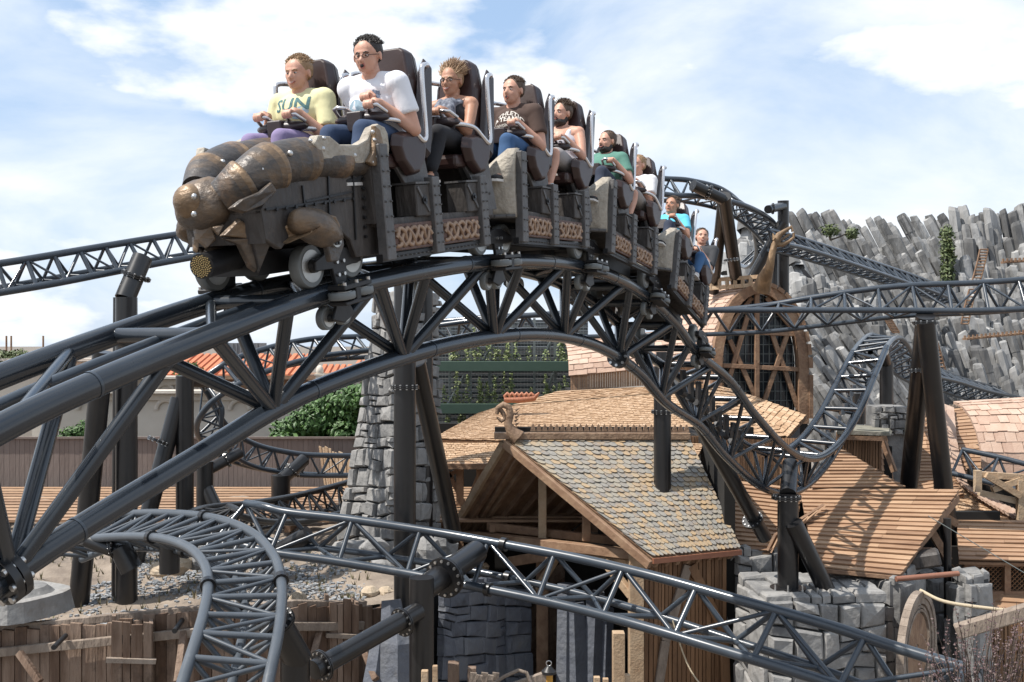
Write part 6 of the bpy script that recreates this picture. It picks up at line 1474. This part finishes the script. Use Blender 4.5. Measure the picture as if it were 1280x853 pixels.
def rider(k, row, sd, label, sk, top, bottom, hair, lean=0, turn=0, nod=0, roll=0, sleeves='short', legs='long', beard=None, glasses=False, shoes=(.03, .03, .032), big=1.0, mouth='closed', hair_style='short', hz_=0.0, voxel=.0085, vis_legs=True, printed=None, extra=None, shy=0.0, rh=(0, 0, 0), lh=(0, 0, 0)):
    T = thing('person', (0, 0, 0), label, 'person', 'riders on the roller coaster train')
    T.matrix_world = CM[k] @ Matrix.Translation((row, .33 * sd, 0))
    a = R(lean); ux = math.sin(a); uz = math.cos(a); b = big
    TL = .80 * b; pel = V3(-.05, 0, .925)
    def tor(z, f=0, l=0):
        z = z * .80; return pel + V3(ux * z + f * uz, l, uz * z - f * ux)
    neck = tor(.47 * b + hz_); hc = neck + V3(ux * .09 + .02, 0, .140)
    shl = {s_: tor(.415 * b + hz_, .0 if lean < 10 else .01, s_ * .175 * b) for s_ in (-1, 1)}
    m = MB(); dup = MB()      # body, and shirt volume
    g = b
    for mm, inf in ((m, 0), (dup, .016)):
        mm.ell(pel + V3(0, 0, .03), (.125 * g + inf, .165 * g + inf, .13 + inf))
        mm.ell(tor(.17), (.115 * g + inf * 1.3, .155 * g + inf * 1.3, .15)); mm.ell(tor(.30 * b, .012), (.115 * g + inf, .165 * g + inf, .145))
        mm.ell(tor(.38 * b + hz_ * .7, .0), (.10 * g + inf, .17 * g + inf, .10))
        for s_ in (-1, 1): mm.ell(shl[s_] + V3(0, -s_ * .01, 0), (.062 * g + inf, .066 * g + inf, .064 * g + inf)); mm.tube([shl[s_], tor(.46 * b + hz_, 0, s_ * .05)], [.058 * g + inf * .7, .05 + inf * .6], 12)
    # neck, head
    Hm = Matrix.Rotation(R(turn), 3, 'Z') @ Matrix.Rotation(R(-nod) + a * .25, 3, 'Y') @ Matrix.Rotation(R(roll), 3, 'X')
    def hd(x, y, z): return hc + Hm @ V3(x, y, z)
    m.tube([tor(.42 * b + hz_), neck + V3(.005, 0, .03), hd(-.02, 0, -.05)], [.066 * g, .056 * g, .058], 14)
    E = lambda mm, c, r_, M2=None: mm.ell(hd(*c), r_, Hm @ M2 if M2 is not None else Hm, 16, 12)
    wf = 1.07 + (b - 1) * .9
    E(m, (-.012, 0, .035), (.098, .077 * wf, .092)); E(m, (.025, 0, -.02), (.066, .062 * wf, .085)); E(m, (.035, 0, -.070), (.050, .047 * wf, .040)); E(m, (.062, 0, -.088), (.022, .024, .018))
    E(m, (.068, 0, .028), (.024, .052, .016)); E(m, (.050, .034, -.022), (.032, .026, .026)); E(m, (.050, -.034, -.022), (.032, .026, .026))
    m.tube([hd(.082, 0, .016), hd(.097, 0, -.006), hd(.110, 0, -.025)], [.009, .011, .0135], 10); E(m, (.108, 0, -.027), (.013, .013, .010)); 
    for s_ in (-1, 1):
        E(m, (.098, s_ * .012, -.030), (.010, .008, .007)); E(m, (-.004, s_ * .080 * wf, .0), (.017, .009, .031)); 
    E(m, (.084, 0, -.050), (.014, .024, .007)); E(m, (.082, 0, -.064), (.013, .021, .008))
    # arms to the lap bar
    grips = {}
    for s_ in (-1, 1):
        grip = V3(.275, s_ * .125, 1.165) + V3(*(lh if s_ > 0 else rh)); wr = grip + V3(-.105, s_ * .012, .018); grips[s_] = grip
        el = ik(shl[s_], wr, .285 * b, .25 * b, V3(-.45, s_ * .5, -.8)); 
        for mm, inf in ((m, 0),): limb(mm, [shl[s_], shl[s_].lerp(el, .45) + V3(0, s_ * .004, 0), el], [.052 * g, .047 * g, .038 * g]); limb(mm, [el, el.lerp(wr, .35), wr], [.040 * g, .040 * g, .026])
        hand(m, wr, grip, s_, 1.0)
        if sleeves == 'short':
            e2 = shl[s_].lerp(el, .66); dup.tube([shl[s_], shl[s_].lerp(el, .3), e2], [.070 * g, .066 * g, .068 * g], 16)
        elif sleeves == 'elbow': dup.tube([shl[s_], shl[s_].lerp(el, .5), el, el.lerp(wr, .3)], [.070 * g, .062 * g, .056 * g, .052 * g], 16)
    # legs
    lg = MB(); feet = {}
    for s_ in (-1, 1):
        hp_ = pel + V3(.02, s_ * .085, -.01); kn = V3(.40, s_ * .13, 1.005 if s_ > 0 else .995); an = V3(.535 + shy, s_ * .14, .735)
        limb(m, [hp_, hp_.lerp(kn, .5) + V3(0, 0, .012), kn], [.083 * g, .072 * g, .054]); limb(m, [kn, kn.lerp(an, .35) + V3(-.018, 0, 0), an], [.053, .050 * g, .032])
        m.tube([an + V3(-.02, 0, -.03), an + V3(.09, 0, -.055)], [.034, .03], 10)
        limb(lg, [hp_, hp_.lerp(kn, .5) + V3(0, 0, .012), kn if legs == 'long' else hp_.lerp(kn, .86)], [.095 * g, .085 * g, .068 if legs == 'long' else .082])
        if legs == 'long': limb(lg, [kn, kn.lerp(an, .35) + V3(-.018, 0, 0), an + V3(0, 0, .02)], [.066, .062 * g, .046])
        feet[s_] = an
    lg.ell(pel + V3(0, 0, .0), (.14 * g, .18 * g, .12))
    organic(m, 'body', sk, T, voxel)
    if sleeves == 'vest':   # cut the shoulders back
        dup = MB(); inf = .015
        dup.ell(pel + V3(0, 0, .05), (.125 * g + inf, .165 * g + inf, .13)); dup.ell(tor(.17), (.117 * g + inf, .157 * g + inf, .15)); dup.ell(tor(.29 * b, .012), (.112 * g + inf, .158 * g + inf, .13))
        for s_ in (-1, 1): dup.tube([tor(.30 * b, .09, s_ * .075), tor(.42 * b, .055, s_ * .095), tor(.475 * b + hz_, -.005, s_ * .10), tor(.41 * b, -.07, s_ * .095), tor(.28 * b, -.09, s_ * .07)], [.04, .026, .026, .03, .05], 12)
    st = organic(dup, 'top', top, T, .011, 4)
    organic(lg, 'trousers' if legs == 'long' else 'shorts', bottom, T, .012, 3)
    for s_ in (-1, 1):
        an = feet[s_]; f = MB(); f.ell(an + V3(-.005, 0, -.035), (.052, .040, .042)); f.ell(an + V3(.075, 0, -.055), (.085, .043, .030)); f.ell(an + V3(.13, 0, -.06), (.045, .042, .026))
        sh = organic(f, 'shoe', cloth('shoe%.2f' % shoes[0], shoes), T, .010, 2)
        f = MB(); f.prism([an + V3(x, y, -.088) for x, y in ((-.055, -.03), (-.06, 0), (-.055, .03), (.06, .044), (.15, .035), (.178, 0), (.15, -.035), (.06, -.044))], (0, 0, .02)); pbuild(f, 'sole', EYEW, sh)
    # collar
    c = MB(); cp = [tor(.455 * b + hz_, .075 * math.cos(t) - .0, .082 * math.sin(t)) + V3(0, 0, -.035 * max(0, math.cos(t)) ) for t in [i * math.pi / 10 for i in range(20)]]
    if sleeves != 'vest': c.tube(cp, .009, 6, closed=True); pbuild(c, 'collar', top, st)
    # face
    for s_ in (-1, 1):
        e = MB(); E(e, (.0785, s_ * .0295, .006), (.0085, .0125, .0052)); o = pbuild(e, 'eye', EYEW, T)
        e = MB(); E(e, (.0848, s_ * .0290, .0055), (.0038, .0062, .0055)); pbuild(e, 'iris', DARKE, o)
        e = MB(); e.tube([hd(.088, s_ * .014, .024), hd(.088, s_ * .032, .029), hd(.074, s_ * .048, .022)], [.0042, .005, .003], 6); pbuild(e, 'eyebrow', hair, T)
    e = MB()
    if mouth == 'open': E(e, (.090, 0, -.060), (.010, .018, .015)); pbuild(e, 'mouth', DARKE, T); e = MB(); e.tube([hd(.094 + .006 * math.cos(t * 1.0), .019 * math.cos(t), -.060 + .015 * math.sin(t)) for t in [i * math.pi / 6 for i in range(12)]], .0042, 6, closed=True); pbuild(e, 'lips', LIPS, T)
    elif mouth == 'smile': E(e, (.0895, 0, -.0565), (.006, .019, .0042)); pbuild(e, 'teeth', EYEW, T); e = MB(); e.tube([hd(.086, -.028, -.050), hd(.096, -.014, -.064), hd(.098, 0, -.067), hd(.096, .014, -.064), hd(.086, .028, -.050)], .004, 6); pbuild(e, 'lips', LIPS, T)
    else: e.tube([hd(.086, -.024, -.056), hd(.095, -.01, -.0555), hd(.097, 0, -.057), hd(.095, .01, -.0555), hd(.086, .024, -.056)], [.003, .0055, .006, .0055, .003], 6); pbuild(e, 'lips', LIPS, T)
    # hair
    h = MB()
    hm = lambda d: 1 + .05 * noise.noise(d * 5) 
    h.ell(hd(-.024, 0, .050), (.098, .085 * wf, .090), Hm, 18, 12, .4, hm); h.ell(hd(-.045, 0, .012), (.062, .078 * wf, .062), Hm, 16, 10)
    ho = organic(h, 'hair', hair, T, .008, 2)
    t = MB(); rd = random.Random(len(label))
    n = {'short': 700, 'wild': 1100, 'spiky': 600, 'buzz': 260, 'long': 420}[hair_style]; ln = {'short': .020, 'wild': .040, 'spiky': .036, 'buzz': .010, 'long': .022}[hair_style]
    for i in range(n):
        th = rd.uniform(0, 6.28); ph = rd.uniform(0, 1.25 if hair_style != 'wild' else 1.5); d = V3(math.sin(ph) * math.cos(th), math.sin(ph) * math.sin(th), math.cos(ph))
        if d.x > .75: continue
        p = V3(-.024 + d.x * .094, d.y * .082 * wf, .050 + d.z * .087)
        if hair_style == 'wild': dr = (d + V3(-.9, .1, .55)).normalized(); dr += V3(rd.uniform(-.5, .5), rd.uniform(-.5, .5), rd.uniform(-.4, .3))
        else: dr = (d * .6 + V3(.25 if d.z > .6 else -.2, 0, .35)).normalized() + V3(rd.uniform(-.3, .3), rd.uniform(-.3, .3), 0)
        l_ = ln * rd.uniform(.6, 1.3); t.tube([hd(*p), hd(*(p + dr * l_ * .5)), hd(*(p + dr * l_ + V3(-.01, 0, -.004 if hair_style != 'wild' else .01)))], [.0045, .0035, .001] if hair_style == 'wild' else [.0036, .0028, .0008], 5, rnd=rd.random())
    pbuild(t, 'hair_tufts', hair, ho)
    if beard:
        q = MB(); q.ell(hd(.022, 0, -.078), (.072, .060 * wf, .048), Hm); q.ell(hd(.0, 0, -.045), (.055, .0665 * wf, .055), Hm); q.tube([hd(.088, -.026, -.054), hd(.100, 0, -.043), hd(.088, .026, -.054)], .007, 8); organic(q, 'beard', beard, T, .007, 2)
    if glasses:
        q = MB()
        for s_ in (-1, 1):
            q.tube([hd(.100 - .010 * abs(math.cos(t)) * (1 if math.cos(t) * s_ > 0 else 0), s_ * .031 + .021 * math.cos(t), .004 + .013 * math.sin(t)) for t in [i * math.pi / 7 for i in range(14)]], .0022, 5, closed=True)
            q.tube([hd(.090, s_ * .052, .008), hd(.0, s_ * .083 * wf, .012)], .0022, 5)
        q.tube([hd(.101, -.011, .006), hd(.104, 0, .009), hd(.101, .011, .006)], .0022, 5); pbuild(q, 'glasses', FRAME, T)
    if hair_style == 'wild' or extra == 'scarf':
        q = MB(); rd = random.Random(4)
        for i in range(5):
            r0 = .078 + .009 * i; z = .44 + .012 * math.sin(i * 2.0); q.tube([tor(z * b + hz_ + .014 * math.sin(t + i), (r0 + .012) * math.cos(t), r0 * math.sin(t)) + V3(0, 0, -.03 * max(0, math.cos(t))) for t in [j * math.pi / 9 for j in range(18)]], [.022 + .005 * math.sin(j * 1.7 + i) for j in range(18)], 8, closed=True)
        for y, bot in ((.055, .10), (-.05, .08), (.015, .14)): q.tube([tor(.44 * b, .10, y * .8), tor(.32, .145, y * 1.1), tor(.22, .15, y * 1.2), tor(bot, .14, y)], [.034, .038, .042, .036], 10)
        organic(q, 'scarf', cloth('scarf', (.12, .14, .19)), T, .009, 1)
        sc = CLOTH['scarf']; rpn = [x for x in sc.node_tree.nodes if x.type == 'VALTORGB'][0]
        rpn.color_ramp.elements[0].color = (.02, .025, .045, 1); rpn.color_ramp.elements[1].color = (.28, .30, .35, 1)
        for x in sc.node_tree.nodes:
            if x.type == 'TEX_NOISE': x.inputs['Scale'].default_value = 42
    if printed: printed(T, st, tor)
    return T, st, tor
def cast(o, pts_faces, name, mt, parent, tor, z, f0=.30, off=.003):
    """lay flat (x lateral, y up) polygons onto a garment from the front"""
    bv = BVHTree.FromPolygons([v.co for v in o.data.vertices], [tuple(p.vertices) for p in o.data.polygons]); m = MB(); dirn = (tor(z, 0) - tor(z, 1)).normalized()
    for vs, fs in pts_faces:
        out_ = []
        for x, y in vs:
            s_ = tor(z + y, f0, x); hit = bv.ray_cast(s_, dirn)[0]; out_.append((hit if hit is not None else tor(z + y, .14, x)) - dirn * off)
        m.add(out_, fs, random.random())
    return pbuild(m, name, mt, parent)
def textpolys(txt, size, cx, cy, arc=0):
    cu = bpy.data.curves.new('t', 'FONT'); cu.body = txt; cu.size = size; cu.align_x = 'CENTER'; cu.offset = size * .02; cu.resolution_u = 2; o = bpy.data.objects.new('t', cu); COL.objects.link(o)
    dg = bpy.context.evaluated_depsgraph_get(); me = bpy.data.meshes.new_from_object(o.evaluated_get(dg)); bpy.data.objects.remove(o)
    bm = bmesh.new(); bm.from_mesh(me); bmesh.ops.triangulate(bm, faces=bm.faces); bmesh.ops.subdivide_edges(bm, edges=[e for e in bm.edges if e.calc_length() > .03], cuts=2); bmesh.ops.triangulate(bm, faces=bm.faces)
    vs = [(cx + v.co.x, cy + v.co.y - arc * (v.co.x ** 2)) for v in bm.verts]; bm.verts.index_update(); fs = [tuple(v.index for v in f.verts) for f in bm.faces]; bm.free(); return (vs, fs)
def blob(cx, cy, rx, ry, n=20, rot=0):
    vs = [(cx, cy)]; 
    for i in range(n): t = 2 * math.pi * i / n; k = 1 + .12 * math.sin(3 * t + cx * 40); x = math.cos(t) * rx * k; y = math.sin(t) * ry * k; vs.append((cx + x * math.cos(rot) - y * math.sin(rot), cy + x * math.sin(rot) + y * math.cos(rot)))
    return (vs, [(0, 1 + i, 1 + (i + 1) % n) for i in range(n)])
INKD = mat('dark_teal_print', [(.02, .06, .07), (.10, .22, .22)], .8, 0, 40, .9, 0); INKB = mat('pale_blue_print', [(.25, .38, .47), (.42, .55, .62)], .8, 0, 30, .9, 0); INKW = mat('white_print', [(.62, .58, .52), (.72, .68, .62)], .8, 0, 30, .8, 0); INKG = mat('slate_blue_print', [(.07, .10, .17), (.25, .30, .38)], .8, 0, 50, .9, 0); INKK = mat('black_print', [(.03, .03, .04), (.05, .05, .06)], .8, 0, 30, .8, 0)
HB = mat('brown_hair', [(.045, .025, .014), (.10, .06, .035)], .55, 0, 40, .6, .3, 60); HBL = mat('sandy_hair', [(.20, .115, .055), (.36, .23, .12)], .55, 0, 40, .6, .3, 60); HK = mat('black_hair', [(.010, .008, .007), (.028, .02, .016)], .5, 0, 40, .6, .3, 60); HW = mat('streaked_hair', [(.10, .05, .025), (.32, .19, .10), (.55, .40, .25)], .5, 0, 30, .35, .3, 60)
def pr_yellow(T, st, tor):
    cast(st, [textpolys('SUN', .155, -.005, -.04)], 'letter_print', INKD, st, tor, .40); cast(st, [blob(.085, .0, .05, .035), blob(.07, -.05, .055, .022)], 'picture_print', INKB, st, tor, .35, off=.002)
def pr_white(T, st, tor):
    cast(st, [blob(-.075, -.01, .075, .05, rot=.0), blob(.0, .0, .05, .02)], 'picture_print', INKB, st, tor, .37)
    cast(st, [([(x0, y0), (x0 + w_, y0 + .004), (x0 + w_ + .004, y0 + h), (x0, y0 + h)], [(0, 1, 2, 3)]) for x0, y0, w_, h in [(random.uniform(.02, .105), random.uniform(-.06, .07), random.uniform(.008, .025), random.uniform(.01, .035)) for i in range(34)]], 'sketch_print', INKG, st, tor, .38)
def pr_brown(T, st, tor):
    cast(st, [textpolys('ATHLETIC', .062, 0, .075, 6), textpolys('TEAM', .066, 0, .015, 2), textpolys('DIVISION OF', .042, 0, -.045, 1), textpolys('SPORT', .046, 0, -.10, 1)], 'letter_print', INKW, st, tor, .37)
def pr_vest(T, st, tor):
    cast(st, [textpolys('// 21', .085, .03, -.03), ([(-.10, .045), (.10, .075), (.10, .082), (-.10, .052)], [(0, 1, 2, 3)])], 'letter_print', INKK, st, tor, .26)
Y = rider(0, .32, -1, 'far front seat rider in a pale yellow printed t-shirt with sandy hair', SK2, cloth('yellow', (.72, .68, .40)), cloth('purple', (.25, .2, .35)), HBL, 0, 4, 0, 0, big=1.13, mouth='smile', printed=pr_yellow, hz_=-.03, voxel=.0075)
rider(0, .32, 1, 'dark haired rider with glasses and open mouth in a white t-shirt', SK2, cloth('white', (.80, .80, .84)), cloth('jeans', (.035, .06, .12)), HK, 11, 8, 0, 0, big=1.14, mouth='open', glasses=True, printed=pr_white, hz_=.02, voxel=.0075, rh=(-.09, .17, .06))
rider(0, -.65, 1, 'woman with windblown hair and glasses wearing a grey patterned scarf and black leggings', SK3, cloth('black', (.02, .02, .025)), cloth('leggings', (.018, .018, .022)), HW, -10, 2, 2, 0, 'vest', glasses=True, mouth='smile', hair_style='wild', big=.94, shoes=(.02, .02, .022), voxel=.0075, lh=(0, -.06, 0), rh=(-.01, .05, .005))
rider(1, .32, 1, 'rider in a dark brown t-shirt with white lettering and short brown hair', SK2, cloth('brown', (.075, .045, .035)), cloth('bluejeans', (.04, .10, .22)), HB, 4, -6, 6, 0, big=1.1, mouth='open', printed=pr_brown, hair_style='short')
rider(1, -.65, 1, 'bearded rider in a white vest and shorts with quiffed hair', SK2, cloth('vestwhite', (.70, .70, .76)), cloth('greyshorts', (.32, .30, .30)), HB, -8, -16, 6, 0, 'vest', 'short', beard=HK, shoes=(.5, .5, .5), printed=pr_vest, hair_style='spiky', rh=(-.02, .15, .03))
rider(2, .32, 1, 'smiling bearded rider in a green t-shirt', SK2, cloth('green', (.10, .24, .19)), cloth('darkjeans', (.03, .04, .07)), HB, -2, -18, 0, 0, beard=HK, mouth='smile', hair_style='buzz', lh=(-.03, .04, -.01))
rider(2, -.65, 1, 'fair rider in a plain white short sleeved shirt and grey shorts', SK2, cloth('white2', (.72, .71, .73)), cloth('beigeshorts', (.30, .27, .25)), HBL, -4, -12, 0, 0, 'short', 'short', shoes=(.3, .3, .3), hair_style='buzz', lh=(-.04, -.05, .02), rh=(-.05, .10, .03))
rider(3, .32, 1, 'rider in a bright turquoise blue t-shirt', SK3, cloth('turquoise', (.12, .52, .70)), cloth('darkjeans2', (.03, .04, .07)), HB, 0, -8, 0, 0, hair_style='short')
rider(3, -.74, 1.3, 'last rider with long dark hair, charcoal top and blue jeans', SK2, cloth('charcoal', (.045, .047, .052)), cloth('midjeans', (.05, .13, .27)), HB, 0, 26, 0, 0, 'elbow', shoes=(.6, .6, .6), hair_style='long', mouth='smile', lh=(-.03, -.08, 0), rh=(-.02, .08, .02))
